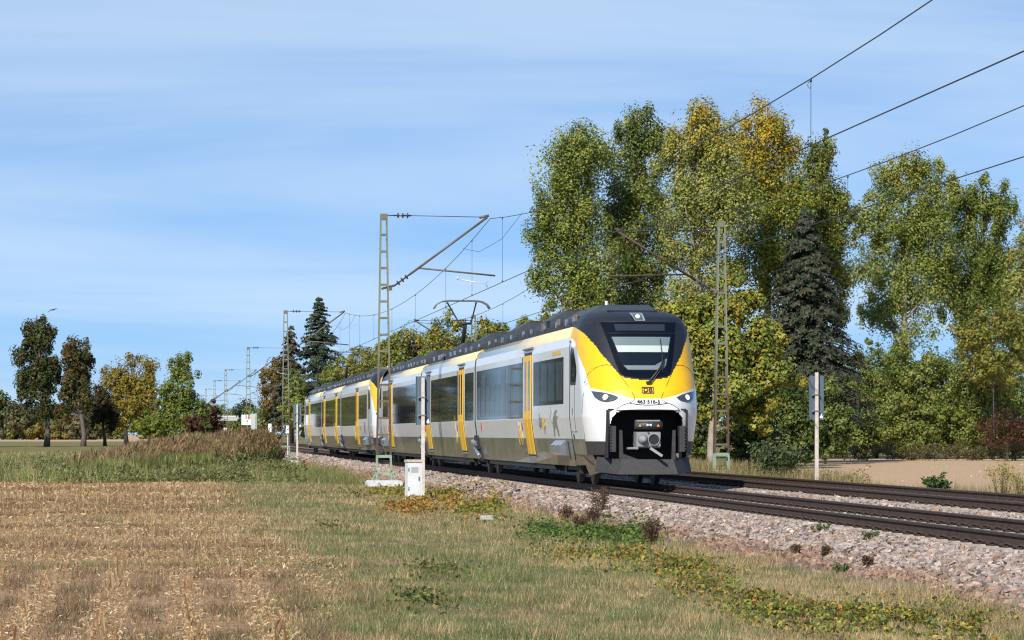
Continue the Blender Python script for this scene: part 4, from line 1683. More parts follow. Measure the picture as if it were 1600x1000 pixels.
gz = lambda p: float(ground_z(p.x, p.y))
dS1 = 81.0
p = P(661, dS1, 0)
p.z = gz(p)
board_sign(p, .42, 1.38, zat(664, dS1) - p.z, zat(588, dS1) - p.z, zat(590, dS1) - p.z, 'dark grey sign back on a white post beside the pale cabinet', 0.0, -TH)
dS2 = 157.0
p = P(464.5, dS2, 0)
p.z = gz(p)
board_sign(p, .44, 1.32, zat(668, dS2) - p.z, zat(630, dS2) - p.z, zat(632, dS2) - p.z, 'small grey sign back on a slim white post beside the tail of the rear train', 0.0, -TH)
dS3 = 83.0
p = P(1276, dS3, 0)
p.z = gz(p)
board_sign(p, .43, 1.30, zat(656, dS3) - p.z, zat(587, dS3) - p.z, zat(582, dS3) - p.z, 'grey sign back on a concrete post in front of the hedge', 0.0, -TH)

dC = 79.0
p = P(646, dC, 0)
p.z = gz(p)
cb = empty('cable_cabinet', p, -TH + math.radians(13), 'pale grey metal cable cabinet with rusty lid among orange brambles', 'cabinet')
b = MB()
hC = zat(722, dC) - p.z
b.box(-.20, .20, -.20, .20, -.1, hC)
cb_b = b.build('cabinet_body', M_CAB, cb)
b = MB()
b.hexa([(-.225, -.225, hC), (.225, -.225, hC), (.225, .225, hC), (-.225, .225, hC), (-.215, -.215, hC + .07), (.215, -.215, hC + .07), (.215, .215, hC + .07), (-.215, .215, hC + .07)])
b.build('lid', M_CABTOP, cb)
b = MB()
b.box(-.165, .165, -.206, -.2, .12, hC - .06)
dr = b.build('cabinet_door', M_CAB, cb)
b = MB()
b.box(.10, .135, -.225, -.206, hC * .52, hC * .62)
b.build('lock', M_MID, dr)
for z in (.28, hC - .25):
    b = MB()
    b.tube([(-.172, -.212, z), (-.172, -.212, z + .10)], .014, 6)
    b.build('hinge', M_MID, dr)
b = MB()
for k in range(5):
    b.box(-.10, .10, -.212, -.206, hC - .16 - k * .03, hC - .148 - k * .03)
b.build('vent', M_MID, dr)['kind'] = 'stuff'

# grey pipe end lying at the foot of the ballast and a white stone slab
pp = MB()
a0, a1 = P(779, 74, 0), P(811, 76.5, 0)
pp.tube([(a0.x, a0.y, -.47), ((a0.x + a1.x) / 2, (a0.y + a1.y) / 2, -.33), (a1.x, a1.y, -.26)], .055, 10)
tag(pp.build('cable_pipe', mat('pipe_grey', (.16, .19, .23), .4)), 'short grey cable pipe lying on the foot of the ballast', 'pipe')
p = P(760, 60, 0)
b = MB()
b.hexa([(-.14, -.1, -.04), (.14, -.08, -.04), (.14, .1, -.04), (-.13, .1, -.04), (-.13, -.09, .05), (.13, -.08, .055), (.12, .09, .05), (-.12, .09, .045)])
o = b.build('stone_slab', mat('slab_white', (.45, .43, .40), .9, var=.2, vscale=9))
o.location = (p.x, p.y, gz(p) + .05)
tag(o, 'small flat whitish stone slab lying in the grass by the ballast', 'stone')

# kilometre board, signal seen from behind and speed boards far down the line
d = 252.0
p = P(386.5, d, 0)
p.z = gz(p)
t = empty('kilometre_board', p, -TH, 'white board with brown numerals 18 6 on a far mast', 'sign')
z0, z1 = zat(664, d) - p.z, zat(648, d) - p.z
b = MB()
b.box(-.52, .52, .0, .03, z0, z1)
b.build('board', M_WHITE2, t)
b = MB()
b.box(-.05, .05, .03, .09, -.1, z1)
b.build('post', M_MID, t)
M_NUM = mat('numeral_brown', (.28, .10, .03), .6)
text_obj('18', .52, M_NUM, t, (0.02, -.012, (z0 + z1) / 2 + .22), (math.radians(90), 0, 0), 'numeral', .02)
text_obj('6', .52, M_NUM, t, (0.02, -.012, (z0 + z1) / 2 - .24), (math.radians(90), 0, 0), 'numeral', .02)
d = 236.0
p = P(396, d, 0)
p.z = gz(p)
t = empty('distant_signal', p, -TH, 'narrow grey signal board with a green lamp beside the kilometre board', 'signal')
z0, z1 = zat(671, d) - p.z, zat(646, d) - p.z
b = MB()
b.box(-.20, .26, .0, .05, z0, z1)
b.build('signal_board', mat('signal_grey', (.36, .42, .46), .5), t)
b = MB()
b.box(.02, .14, -.06, -.005, -.2, z1 - .1)
b.build('post', M_POST, t)
b = MB()
b.lathe([(.16, 0), (.16, .12), (.08, .14)], (0, -.05, z1 + .16), (0, 1, 0), 12)
b.build('lamp_hood', M_DARK, t)
b = MB()
b.lathe([(.07, 0), (.05, .02)], (-.06, -.055, z1 + .12), (0, -1, 0), 10)
b.build('lamp', mat('lamp_green', (.0, .35, .12), .3, emit=(0, .6, .2), estr=.5), t)


def slash_board(px, d, y0, y1, w, label):
    p = P(px, d, 0)
    p.z = gz(p)
    t = empty('track_board', p, -TH, label, 'sign', 'white boards with a black slash beside the track')
    z0, z1 = zat(y1, d) - p.z, zat(y0, d) - p.z
    b = MB()
    b.box(-w / 2, w / 2, 0, .03, z0, z1)
    b.build('board', M_WHITE2, t)
    b = MB()
    b.box(-.04, .04, .03, .09, -.2, z1 - .05)
    b.build('post', M_POST, t)
    b = MB()
    zm_ = (z0 + z1) / 2
    b.hexa([(-w * .42, -.012, zm_ - w * .36), (-w * .42, -.004, zm_ - w * .36), (-w * .42, -.004, zm_ - w * .18), (-w * .42, -.012, zm_ - w * .18),
            (w * .42, -.012, zm_ + w * .18), (w * .42, -.004, zm_ + w * .18), (w * .42, -.004, zm_ + w * .36), (w * .42, -.012, zm_ + w * .36)])
    b.build('slash', M_INK, t)


slash_board(421.5, 232, 662, 676, .27, 'white board with a black slash between the kilometre board and the green mast')
slash_board(449.5, 190, 665, 677, .22, 'white board with a black slash at the foot of the green lattice mast')
p = P(352, 300, 0)
p.z = gz(p)
t = empty('number_plate', p, -TH, 'low white plate with a dark numeral 5 above the reeds', 'sign')
z0, z1 = zat(674.5, 300) - p.z, zat(668.5, 300) - p.z
b = MB()
b.box(-.17, .17, 0, .03, z0, z1)
b.build('board', M_WHITE2, t)
b = MB()
b.box(-.04, .04, .03, .08, -.1, z1)
b.build('post', M_POST, t)
text_obj('5', .34, M_NUM, t, (0.0, -.01, (z0 + z1) / 2), (math.radians(90), 0, 0), 'numeral', .015)

# road bridge far down the line
d = 760
p = P(352, d, 0)
t = empty('road_bridge', (p.x, p.y, 0), -TH, 'distant grey concrete road bridge across the railway', 'bridge')
b = MB()
zt_, zb_ = zat(652.5, d), zat(657.5, d)
b.box(-8.5, 22, -4, 4, zb_, zt_)
b.build('deck', mat('bridge_concrete', (.40, .41, .42), .9, var=.2, vscale=.3), t)
M_PIER = mat('bridge_pier', (.25, .25, .25), .9)
for x in (-5, 3, 11, 19):
    b = MB()
    b.box(x - .5, x + .5, -3, 3, -1, zb_)
    b.build('pier', M_PIER, t)
b = MB()
b.box(-8.5, 22, -4.1, -3.95, zt_ + .002, zt_ + .5)
b.build('parapet', mat('bridge_parapet', (.5, .5, .5), .9), t)

# bird of prey
d = 330
p = P(82, d, zat(484, d))
t = empty('bird', p, -TH, 'reddish bird of prey gliding above the dark trees', 'bird')
b = MB()
b.lathe([(.01, -.34), (.05, -.28), (.085, -.1), (.08, .08), (.045, .22), (.05, .30), (.03, .40)], (0, 0, 0), (-.7, -.6, -.12), 8)
b.build('body', mat('bird_rufous', (.22, .055, .02), .8), t)
b = MB()
b.add([(-.03, -.02, .02), (.06, .10, .03), (-.28, -.12, -.10), (-.22, .06, -.08), (-.58, -.05, -.30), (-.50, .07, -.27), (-.03, -.02, .05), (.06, .10, .06), (-.28, -.12, -.075), (-.22, .06, -.055), (-.58, -.05, -.29), (-.50, .07, -.26)],
      [(0, 1, 3, 2), (2, 3, 5, 4), (6, 8, 9, 7), (8, 10, 11, 9), (0, 2, 8, 6), (2, 4, 10, 8), (1, 7, 9, 3), (3, 9, 11, 5), (4, 5, 11, 10), (0, 6, 7, 1)])
b.build('wing', mat('bird_wing_brown', (.10, .035, .02), .8), t)
b = MB()
b.add([(.03, .02, .02), (.12, .12, .03), (.30, .0, .13), (.32, .16, .12), (.62, .12, .16), (.60, .22, .15), (.03, .02, .05), (.12, .12, .06), (.30, .0, .155), (.32, .16, .145), (.62, .12, .17), (.60, .22, .16)],
      [(0, 1, 3, 2), (2, 3, 5, 4), (6, 8, 9, 7), (8, 10, 11, 9), (0, 2, 8, 6), (2, 4, 10, 8), (1, 7, 9, 3), (3, 9, 11, 5), (4, 5, 11, 10), (0, 6, 7, 1)])
b.build('wing', mat('bird_wing_dark', (.05, .025, .02), .8), t)
b = MB()
b.add([(.20, .17, .0), (.26, .12, .0), (.42, .36, .06), (.38, .42, .06), (.46, .30, .06), (.20, .17, .02), (.26, .12, .02), (.42, .36, .075), (.38, .42, .075), (.46, .30, .075)],
      [(0, 1, 4, 2, 3), (5, 8, 7, 9, 6), (0, 5, 6, 1), (1, 6, 9, 4), (4, 9, 7, 2), (2, 7, 8, 3), (3, 8, 5, 0)])
b.build('tail', mat('bird_tail_rufous', (.30, .07, .02), .8), t)
# ------------------------------------------------------------------ trees
M_LEAF = leaf_mat('foliage', .30)
M_NEED = leaf_mat('needles', .12, .6)
M_BARK = mat('bark_grey', (0.15, 0.125, 0.10), 0.9, col2=(0.09, 0.072, 0.058), vscale=3, bump=.6, bscale=8)
M_BARKP = mat('bark_pale', (0.36, 0.32, 0.26), 0.9, col2=(0.20, 0.17, 0.135), vscale=2, bump=.5, bscale=6)
M_BARKD = mat('bark_dark', (0.06, 0.05, 0.042), 0.9, col2=(0.035, 0.03, 0.026), vscale=4)


def leaves(C, size, cols, up=0.4, out=None, asp=0.62, rs=R, tri=False):
    """one diamond per leaf centre C (n,3)"""
    n = len(C)
    N = rs.randn(n, 3)
    N /= np.linalg.norm(N, axis=1, keepdims=True)
    N[:, 2] = np.abs(N[:, 2]) * (1 - up) + up
    if out is not None:
        N += out * 2.0
    N /= np.linalg.norm(N, axis=1, keepdims=True)
    T = rs.randn(n, 3)
    T -= (T * N).sum(1, keepdims=True) * N
    T /= np.linalg.norm(T, axis=1, keepdims=True)
    B = np.cross(N, T)
    L = (size * (0.7 + 0.6 * rs.rand(n)))[:, None] if np.ndim(size) else (size * (0.7 + 0.6 * rs.rand(n)))[:, None]
    a = T * L * .5
    b = B * L * .5 * asp
    droop = N * L * .12
    if tri:
        V = np.stack([C - a, C + a * .55 + b * 1.25, C + a * .55 - b * 1.25], 1).reshape(-1, 3)
        return V, np.arange(n * 3).reshape(-1, 3), np.repeat(cols, 3, 0)
    V = np.stack([C - a, C + b * 1.0 + droop, C + a, C - b * 1.0 + droop], 1).reshape(-1, 3)
    Fc = np.arange(n * 4).reshape(-1, 4)
    return V, Fc, np.repeat(cols, 4, 0)


def limb_tubes(b, p0, p1, r0, r1, rs, bend=.12, k=5):
    p0, p1 = Vector(p0), Vector(p1)
    L = (p1 - p0).length
    pts, rr = [], []
    off = Vector((rs.uniform(-1, 1), rs.uniform(-1, 1), rs.uniform(.0, .8))) * L * bend
    for i in range(k + 1):
        f = i / k
        pts.append(p0.lerp(p1, f) + off * (4 * f * (1 - f)) * .5)
        rr.append(r0 + (r1 - r0) * f)
    b.tube(pts, rr, 6)


def tree(name, label, cat, trunk_px, depth, zb, lobes, nleaf, lsize, cols, trunk_r=.22, group=None, bark=None, seed=1, clump=.55, fill=.5, yellow=None, vert=1.25, trunk_top=None, up=.35, mat_=None, thin=1.0, nlimb=None, asp=.62):
    """lobes: (px, py, rx_px, ry_px[, weight]) ellipsoids of the crown as they stand at that distance"""
    rs = np.random.RandomState(seed)
    pr = random.Random(seed)
    base = P(trunk_px, depth, zb)
    root = empty(name, base, label=label, cat=cat, group=group)
    k = depth / F
    if name == 'poplar_tree':
        lobes = [(l[0] + 6, l[1] + 14, l[2] * 1.12, l[3] * 1.02) + tuple(l[4:]) for l in lobes]
        nleaf = int(nleaf * 2.6)
        lsize *= .78
    elif name == 'hedge_shrub':
        lobes = [(l[0], l[1], l[2] * 1.15, l[3] * 1.1) + tuple(l[4:]) for l in lobes] + [(px0, 684, 34, 28, 1.3) for px0 in (lobes[0][0] - 20, lobes[0][0] + 20)]
        nleaf = int(nleaf * 2.2)
        lsize *= .95
    elif name in ('field_tree', 'walnut_tree', 'spruce_tree', 'shrub', 'birch_tree', 'pear_tree'):
        nleaf = int(nleaf * 1.6)
    ax = Vector((CT, -ST, 0))
    ay = Vector((ST, CT, 0))
    Ls = []
    for lb in lobes:
        px, py, rx, ry = lb[:4]
        wgt = lb[4] if len(lb) > 4 else 1.0
        c = P(px, depth, zat(py, depth)) - base
        dep = lb[5] if len(lb) > 5 else pr.uniform(-.35, .35)
        rxm, rzm = rx * k, ry * k
        c = c + ay * (dep * rxm)
        Ls.append((c, rxm, rxm * .85, rzm, wgt * (rx * ry) ** .9))
    if name not in ('far_tree',):
        sub = []
        for c, a, b_, h, w in Ls:
            for _ in range(9):
                dv = Vector((pr.gauss(0, 1), pr.gauss(0, 1), pr.gauss(.25, .8))).normalized()
                kk_ = pr.uniform(.24, .46)
                rr_ = pr.uniform(.74, 1.0)
                sub.append((c + ax * (dv.x * a * rr_) + ay * (dv.y * b_ * rr_) + Vector((0, 0, dv.z * h * rr_)), a * kk_, b_ * kk_, min(h, a * 1.4) * kk_ * 1.25, w * .085))
        Ls = [(c, a * .84, b_ * .84, h * .86, w * .55) for c, a, b_, h, w in Ls] + sub
    tot = sum(l[4] for l in Ls)
    Cs, Os, cl = [], [], []
    cen_all = []
    ci = 0
    for c, a, b_, h, w in Ls:
        n = int(nleaf * w / tot)
        nc = max(3, int(n / (80 * thin)))
        d = rs.randn(nc, 3)
        d /= np.linalg.norm(d, axis=1, keepdims=True)
        r = rs.rand(nc) ** fill
        r = r * (0.82 + .30 * vnoise(d[:, 0] * 3 + seed, d[:, 2] * 3 + d[:, 1] * 2, 1.0, seed))
        loc = d * r[:, None]
        cen = np.array(c)[None] + loc[:, 0:1] * a * np.array(ax) + loc[:, 1:2] * b_ * np.array(ay) + loc[:, 2:3] * h * np.array([0, 0, 1.0])
        cen_all.append(cen)
        idx = rs.randint(0, nc, n)
        sg = clump * 1.3 * (0.55 + .8 * rs.rand(nc))
        sg = np.minimum(sg, min(a, h) * .5)
        off = rs.randn(n, 3)
        off /= np.maximum(1, np.linalg.norm(off, axis=1, keepdims=True) / 1.7)
        pts = cen[idx] + off * sg[idx][:, None] * np.array([.8, .8, .8 * vert])
        Cs.append(pts)
        Os.append(off * 1.0 + .35 * (pts - np.array(c)) / np.array([a, a, h]))
        cl.append(idx + ci)
        ci += nc
    C = np.concatenate(Cs)
    O = np.concatenate(Os)
    cl = np.concatenate(cl)
    cen_all = np.concatenate(cen_all)
    ok = C[:, 2] > 0.05
    C, O, cl = C[ok], O[ok], cl[ok]
    pal = np.array(cols)
    cj = rs.randint(0, len(pal), ci)
    own = rs.randint(0, len(pal), len(C))
    which = np.where(rs.rand(len(C)) < .8, cj[cl], own)
    col = pal[which] * np.array([1.04, 1.13, .74]) * (0.78 + .44 * rs.rand(ci))[cl][:, None] * (.90 + .20 * rs.rand(len(C), 1))
    if yellow:
        f, yc, fn = yellow
        xs_px = (C @ np.array(ax)) / k + trunk_px
        ys_px = zat(0, depth) - (C[:, 2] + zb)
        ys_px = ys_px / k
        prob = f * fn(xs_px, ys_px) * (0.35 + 1.3 * (rs.rand(ci) < .5))[cl]
        sel = rs.rand(len(C)) < prob
        col[sel] = np.array(yc) * (.75 + .5 * rs.rand(sel.sum(), 1))
    V, Fc, cc = leaves(C, lsize, col, up, O / (np.linalg.norm(O, axis=1, keepdims=True) + 1e-6), asp, rs, True)
    crown = fast_mesh('crown', V, Fc, 3, mat_ or M_LEAF, root, cols=cc)
    # trunk and limbs
    if trunk_r > 0:
        b = MB()
        top = max((l[0].z + l[3] * .55) for l in Ls)
        if trunk_top:
            top = trunk_top
        mid = sum(((l[0] * l[4]) for l in Ls), Vector()) / tot
        tip = Vector((mid.x, mid.y, top))
        pts, rr = [], []
        for i in range(9):
            f = i / 8
            q_ = Vector((0, 0, -.2)).lerp(tip, f)
            q_.x += math.sin(f * 5 + seed) * trunk_r * .8
            q_.y += math.cos(f * 4 + seed) * trunk_r * .6
            if f < .01:
                q_.x, q_.y = 0, 0
            pts.append(q_)
            rr.append(trunk_r * (1.25 if i == 0 else 1) * (1 - f * .85))
        b.tube(pts, rr, 8)
        nl = nlimb or min(26, 8 + len(cen_all) // 30)
        order = rs.permutation(len(cen_all))[:nl]
        for j in order:
            e = Vector(cen_all[j])
            if e.z < top * .30:
                continue
            f = max(.12, min(.93, e.z / top * .80))
            i = f * 8
            i0 = int(i)
            s_ = pts[i0].lerp(pts[min(8, i0 + 1)], i - i0)
            r0 = trunk_r * (1 - f * .85) * .5
            limb_tubes(b, s_, e, r0, r0 * .22, pr)
        b.build('trunk', bark or M_BARK, root, fix=False)
    return root


def conifer(name, label, trunk_px, depth, zb, top_py, half_px, bot_py, nbr, cols, seed=1, droop=.25, sp=26, nsize=.30, tip_cols=None, gap=0.0, power=.8, group=None):
    """whorls of drooping boughs, every bough carries needle sprays"""
    rs = np.random.RandomState(seed)
    base = P(trunk_px, depth, zb)
    root = empty(name, base, label=label, cat='conifer', group=group)
    H = zat(top_py, depth) - zb
    zlow = zat(bot_py, depth) - zb
    Rm = half_px * depth / F
    b = MB()
    b.tube([(0, 0, -.2), (0.05, 0, H * .5), (0, 0, H)], [Rm * .07 + .12, Rm * .04 + .06, .02], 8)
    Cs, cs = [], []
    pal = np.array(cols)
    tiers = int(nbr ** .5 * 1.9)
    for i in range(nbr):
        if gap:
            tz = (int(rs.rand() * tiers) + .25 * rs.randn() * .5) / tiers
            tz = min(.985, max(0, tz))
        else:
            tz = rs.rand() ** 1.15 * .985
        z = zlow + (H - zlow) * tz
        L = Rm * ((1 - tz) ** power) * (.62 + .55 * rs.rand()) + .15
        g = rs.rand() * 6.283
        dirv = np.array([math.cos(g), math.sin(g), 0])
        dz = droop * L
        p1 = Vector((dirv[0] * L, dirv[1] * L, z - dz))
        b.tube([(0, 0, z), Vector((dirv[0] * L * .5, dirv[1] * L * .5, z - dz * .25)), p1], [.05, .035, .012], 4, caps=False)
        m = max(4, int(sp * (L / Rm + .25)))
        t = rs.rand(m) ** .7
        pos = np.stack([dirv[0] * L * t, dirv[1] * L * t, z - dz * t * t], 1)
        side = np.array([-dirv[1], dirv[0], 0])
        wd = (L * .26) * (1.1 - t) + .10
        pos += side[None] * (rs.randn(m) * wd * .6)[:, None]
        pos[:, 2] -= np.abs(rs.randn(m)) * .10 * L * .5
        Cs.append(pos)
        c = pal[rs.randint(0, len(pal), m)] * (.75 + .5 * rs.rand(m, 1))
        if tip_cols is not None:
            s_ = (rs.rand(m) < .55 * (t > .72)) & (tz > .12)
            c[s_] = np.array(tip_cols)[rs.randint(0, len(tip_cols), s_.sum())]
        cs.append(c)
    C, c = np.concatenate(Cs), np.concatenate(cs)
    O = C * np.array([1, 1, 0.0])
    O /= np.linalg.norm(O, axis=1, keepdims=True) + 1e-6
    V, Fc, cc = leaves(C, nsize, c, .25, O * .6, .34, rs, True)
    fast_mesh('crown', V, Fc, 3, M_NEED, root, cols=cc)
    b.build('trunk', M_BARKD, root, fix=False)
    return root


G_POP = [(0.178, 0.202, 0.054), (0.132, 0.163, 0.043), (0.232, 0.24, 0.07), (0.109, 0.132, 0.04), (0.279, 0.279, 0.093)]
G_POPL = [(0.225, 0.232, 0.083), (0.285, 0.277, 0.112), (0.165, 0.18, 0.06), (0.33, 0.3, 0.135)]
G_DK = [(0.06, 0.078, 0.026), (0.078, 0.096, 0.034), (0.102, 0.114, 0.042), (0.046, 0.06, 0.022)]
G_YG = [(0.198, 0.221, 0.058), (0.255, 0.248, 0.069), (0.147, 0.176, 0.051), (0.108, 0.137, 0.043), (0.306, 0.261, 0.069)]
G_HEDGE = [(0.168, 0.193, 0.065), (0.133, 0.162, 0.051), (0.209, 0.223, 0.087), (0.105, 0.131, 0.043), (0.251, 0.239, 0.094)]
G_BROWN = [(.13, .075, .035), (.16, .09, .04), (.10, .07, .035), (.09, .09, .035)]
G_PURP = [(.085, .035, .028), (.11, .045, .035), (.065, .03, .025)]
Y_LEAF = (.46, .31, .02)
POPG = 'poplars standing in a row behind the hedge'

# the big poplars right of the train
tree('poplar_tree', 'broad green poplar farthest left in the tall group, leaning over the train roof', 'tree', 905, 172, -.3,
     [(872, 262, 42, 66), (912, 238, 40, 50), (862, 335, 40, 48), (905, 330, 50, 60), (872, 415, 44, 55), (930, 410, 48, 60), (900, 480, 52, 40), (840, 345, 18, 18, .6), (838, 425, 18, 20, .6)],
     21000, .21, G_POP, .30, POPG, M_BARKP, 3, .50, .45, (.02, Y_LEAF, lambda x, y: 1.0 + 0 * x), 1.35)
tree('poplar_tree', 'upright dark green poplar with its pointed crown second from left in the tall group', 'tree', 985, 176, -.3,
     [(990, 205, 34, 46), (985, 270, 44, 60), (1000, 345, 42, 60), (965, 340, 30, 45), (985, 430, 46, 62), (990, 490, 46, 38)],
     20000, .21, G_POP[:4] + G_DK[1:3], .30, POPG, M_BARKP, 5, .50, .45, (.015, Y_LEAF, lambda x, y: 1.0 + 0 * x), 1.35)
tree('poplar_tree', 'poplar with pale forked limbs and a yellowing top behind the right lattice mast', 'tree', 1088, 170, -.3,
     [(1095, 195, 44, 42), (1070, 250, 42, 55), (1120, 245, 42, 55), (1080, 325, 52, 55), (1130, 330, 45, 55), (1060, 395, 32, 40, .6), (1120, 405, 44, 45, .7), (1085, 450, 50, 35, .6)],
     21000, .21, G_POPL, .34, POPG, M_BARKP, 8, .48, .45, (.55, Y_LEAF, lambda x, y: np.clip((265 - y) / 90, 0.05, 1)), 1.35, thin=1.0, nlimb=22)
tree('poplar_tree', 'poplar with the most golden yellow leaves in its upper crown', 'tree', 1190, 178, -.3,
     [(1185, 195, 40, 42), (1160, 260, 40, 55), (1215, 240, 34, 50), (1190, 310, 50, 55), (1225, 330, 40, 55), (1180, 400, 48, 55), (1220, 420, 40, 50)],
     21000, .21, G_POP[:3] + [(.20, .18, .035)], .30, POPG, M_BARKP, 13, .50, .45, (.60, Y_LEAF, lambda x, y: np.clip((330 - y) / 110, 0.06, 1)), 1.35)
tree('poplar_tree', 'darker green poplar at the right end of the tall group above the spruce', 'tree', 1275, 184, -.3,
     [(1272, 235, 24, 36), (1262, 290, 36, 45), (1290, 310, 28, 50), (1300, 370, 26, 50), (1270, 370, 40, 50), (1290, 450, 34, 55), (1318, 330, 14, 40, .6)],
     16000, .21, G_POP[:2] + G_DK[1:3], .28, POPG, M_BARKP, 17, .48, .45, (.10, Y_LEAF, lambda x, y: np.clip((x - 1240) / 50, 0, 1)), 1.35)
tree('poplar_tree', 'pale trunked poplar standing alone above the hedge right of the spruce', 'tree', 1415, 196, -.3,
     [(1420, 265, 34, 40), (1380, 285, 30, 42), (1455, 290, 34, 48), (1400, 345, 52, 50), (1450, 360, 46, 52), (1370, 400, 40, 50), (1420, 430, 50, 48), (1462, 440, 36, 45), (1375, 470, 36, 40, .8), (1340, 340, 16, 40, .6), (1420, 500, 40, 30, .4)],
     24000, .22, G_POP + G_POPL[:2], .34, POPG, M_BARKP, 21, .52, .45, (.12, Y_LEAF, lambda x, y: np.clip((330 - y) / 80, .08, 1)), 1.4, nlimb=22)
tree('poplar_tree', 'poplar with flame shaped green crown near the right edge', 'tree', 1525, 198, -.3,
     [(1525, 300, 26, 40), (1560, 320, 22, 44), (1500, 340, 28, 50), (1540, 380, 42, 50), (1500, 420, 36, 50), (1560, 430, 32, 45), (1530, 480, 46, 45)],
     18000, .22, G_POP[:4] + [(.10, .125, .03)], .28, POPG, M_BARKP, 24, .50, .45, (.01, Y_LEAF, lambda x, y: 1 + 0 * x), 1.45)
tree('poplar_tree', 'thin pale poplar cut off by the right edge of the picture', 'tree', 1606, 190, -.3,
     [(1600, 385, 26, 40), (1595, 450, 34, 50), (1615, 420, 30, 60), (1590, 520, 40, 40)],
     9000, .22, G_POPL, .24, POPG, M_BARKP, 27, .50, .45, (.10, (.30, .16, .03), lambda x, y: 1 + 0 * x), 1.3)
# dark spruce with brown cones and the yellow green walnut in front
conifer('spruce_tree', 'dark spruce with reddish brown cones between the walnut tree and the hedge', 1258, 158, -.3, 324, 112, 640, 640,
        [(.026, .040, .019), (.036, .052, .025), (.050, .066, .032), (.020, .030, .016)], 31, .24, 60, .30, [(.080, .050, .028), (.050, .055, .028), (.040, .055, .026)], 0.0, .78)
tree('walnut_tree', 'bright yellow green broadleaf tree right behind the face of the train', 'tree', 1112, 128, -.3,
     [(1105, 490, 42, 40), (1150, 480, 44, 42), (1070, 500, 40, 36), (1180, 540, 42, 46), (1120, 550, 56, 46), (1090, 590, 40, 44), (1160, 600, 60, 40), (1205, 585, 38, 42), (1190, 640, 44, 30, .7), (1128, 640, 40, 32, .5)],
     25000, .19, G_YG, .20, None, M_BARKP, 35, .42, .45, (.12, (.42, .30, .015), lambda x, y: 1 + 0 * x), .9)
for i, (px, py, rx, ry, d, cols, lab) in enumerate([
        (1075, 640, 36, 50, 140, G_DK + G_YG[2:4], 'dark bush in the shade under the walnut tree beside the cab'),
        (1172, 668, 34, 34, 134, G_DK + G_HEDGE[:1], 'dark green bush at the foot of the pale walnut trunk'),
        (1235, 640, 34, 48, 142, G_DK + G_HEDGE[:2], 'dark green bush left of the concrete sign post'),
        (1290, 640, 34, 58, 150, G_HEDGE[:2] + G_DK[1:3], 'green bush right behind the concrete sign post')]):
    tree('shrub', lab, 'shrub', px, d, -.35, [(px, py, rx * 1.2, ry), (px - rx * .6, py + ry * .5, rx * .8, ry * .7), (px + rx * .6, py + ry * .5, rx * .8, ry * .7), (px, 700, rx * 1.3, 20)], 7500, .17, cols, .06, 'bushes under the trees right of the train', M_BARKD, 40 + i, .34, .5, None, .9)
# the hedge behind the tan field
hedge = [(1318, 640, 44, 70, G_HEDGE, 'olive green hedge shrub at the left end of the long hedge'),
         (1370, 622, 48, 80, G_HEDGE[:4], 'hedge shrub with a dark hollow, second from left in the long hedge'),
         (1425, 625, 48, 80, G_HEDGE, 'hedge shrub below the pale poplar trunks'),
         (1478, 632, 46, 75, G_HEDGE[1:], 'hedge shrub right of the pale poplar trunks'),
         (1528, 628, 44, 78, G_HEDGE[:3] + G_BROWN[3:], 'hedge shrub under the yellowish willow'),
         (1582, 630, 44, 78, G_HEDGE, 'hedge shrub at the right edge of the picture')]
for i, (px, py, rx, ry, cols, lab) in enumerate(hedge):
    d = 182 + 3 * (i % 2)
    tree('hedge_shrub', lab, 'shrub', px, d, -.35,
         [(px, py - ry * .42, rx * .85, ry * .62), (px - rx * .4, py - 8, rx * .75, ry * .6), (px + rx * .45, py + 4, rx * .75, ry * .6), (px, py + ry * .5, rx * 1.05, ry * .5), (px - rx * .3, py - ry * .72, rx * .45, ry * .42, .9)],
         13000, .17, cols, .08, 'shrubs forming the hedge behind the tan field', M_BARKD, 60 + i, .36, .5, (.05, (.30, .22, .02), lambda x, y: 1 + 0 * x), .9)
tree('willow_tree', 'yellowish olive willow rising from the hedge near the right edge', 'tree', 1552, 176, -.3,
     [(1550, 510, 44, 36), (1520, 535, 36, 40), (1585, 530, 36, 44), (1550, 565, 56, 40)], 12000, .18, [(.20, .20, .06), (.17, .175, .05), (.22, .20, .07), (.14, .14, .045)], .07, None, M_BARKD, 71, .40, .5, (.1, (.36, .22, .02), lambda x, y: 1 + 0 * x), .9)
tree('shrub', 'dark reddish brown withered shrub at the foot of the hedge near the right edge', 'shrub', 1575, 168, -.35,
     [(1545, 668, 20, 16), (1575, 664, 26, 26), (1600, 672, 22, 22), (1560, 690, 34, 14)], 4500, .13, G_PURP, .05, None, M_BARKD, 73, .26, .5, None, .8, asp=.35)
tree('shrub', 'low brown dry undergrowth along the foot of the long hedge', 'shrub', 1420, 170, -.35,
     [(x, 703 + (x % 7), 26, 14) for x in range(1290, 1610, 26)], 9000, .13, [(.13, .095, .055), (.16, .12, .07), (.10, .08, .045), (.10, .10, .045)], .03, None, M_BARKD, 74, .22, .5, None, .8, asp=.35)
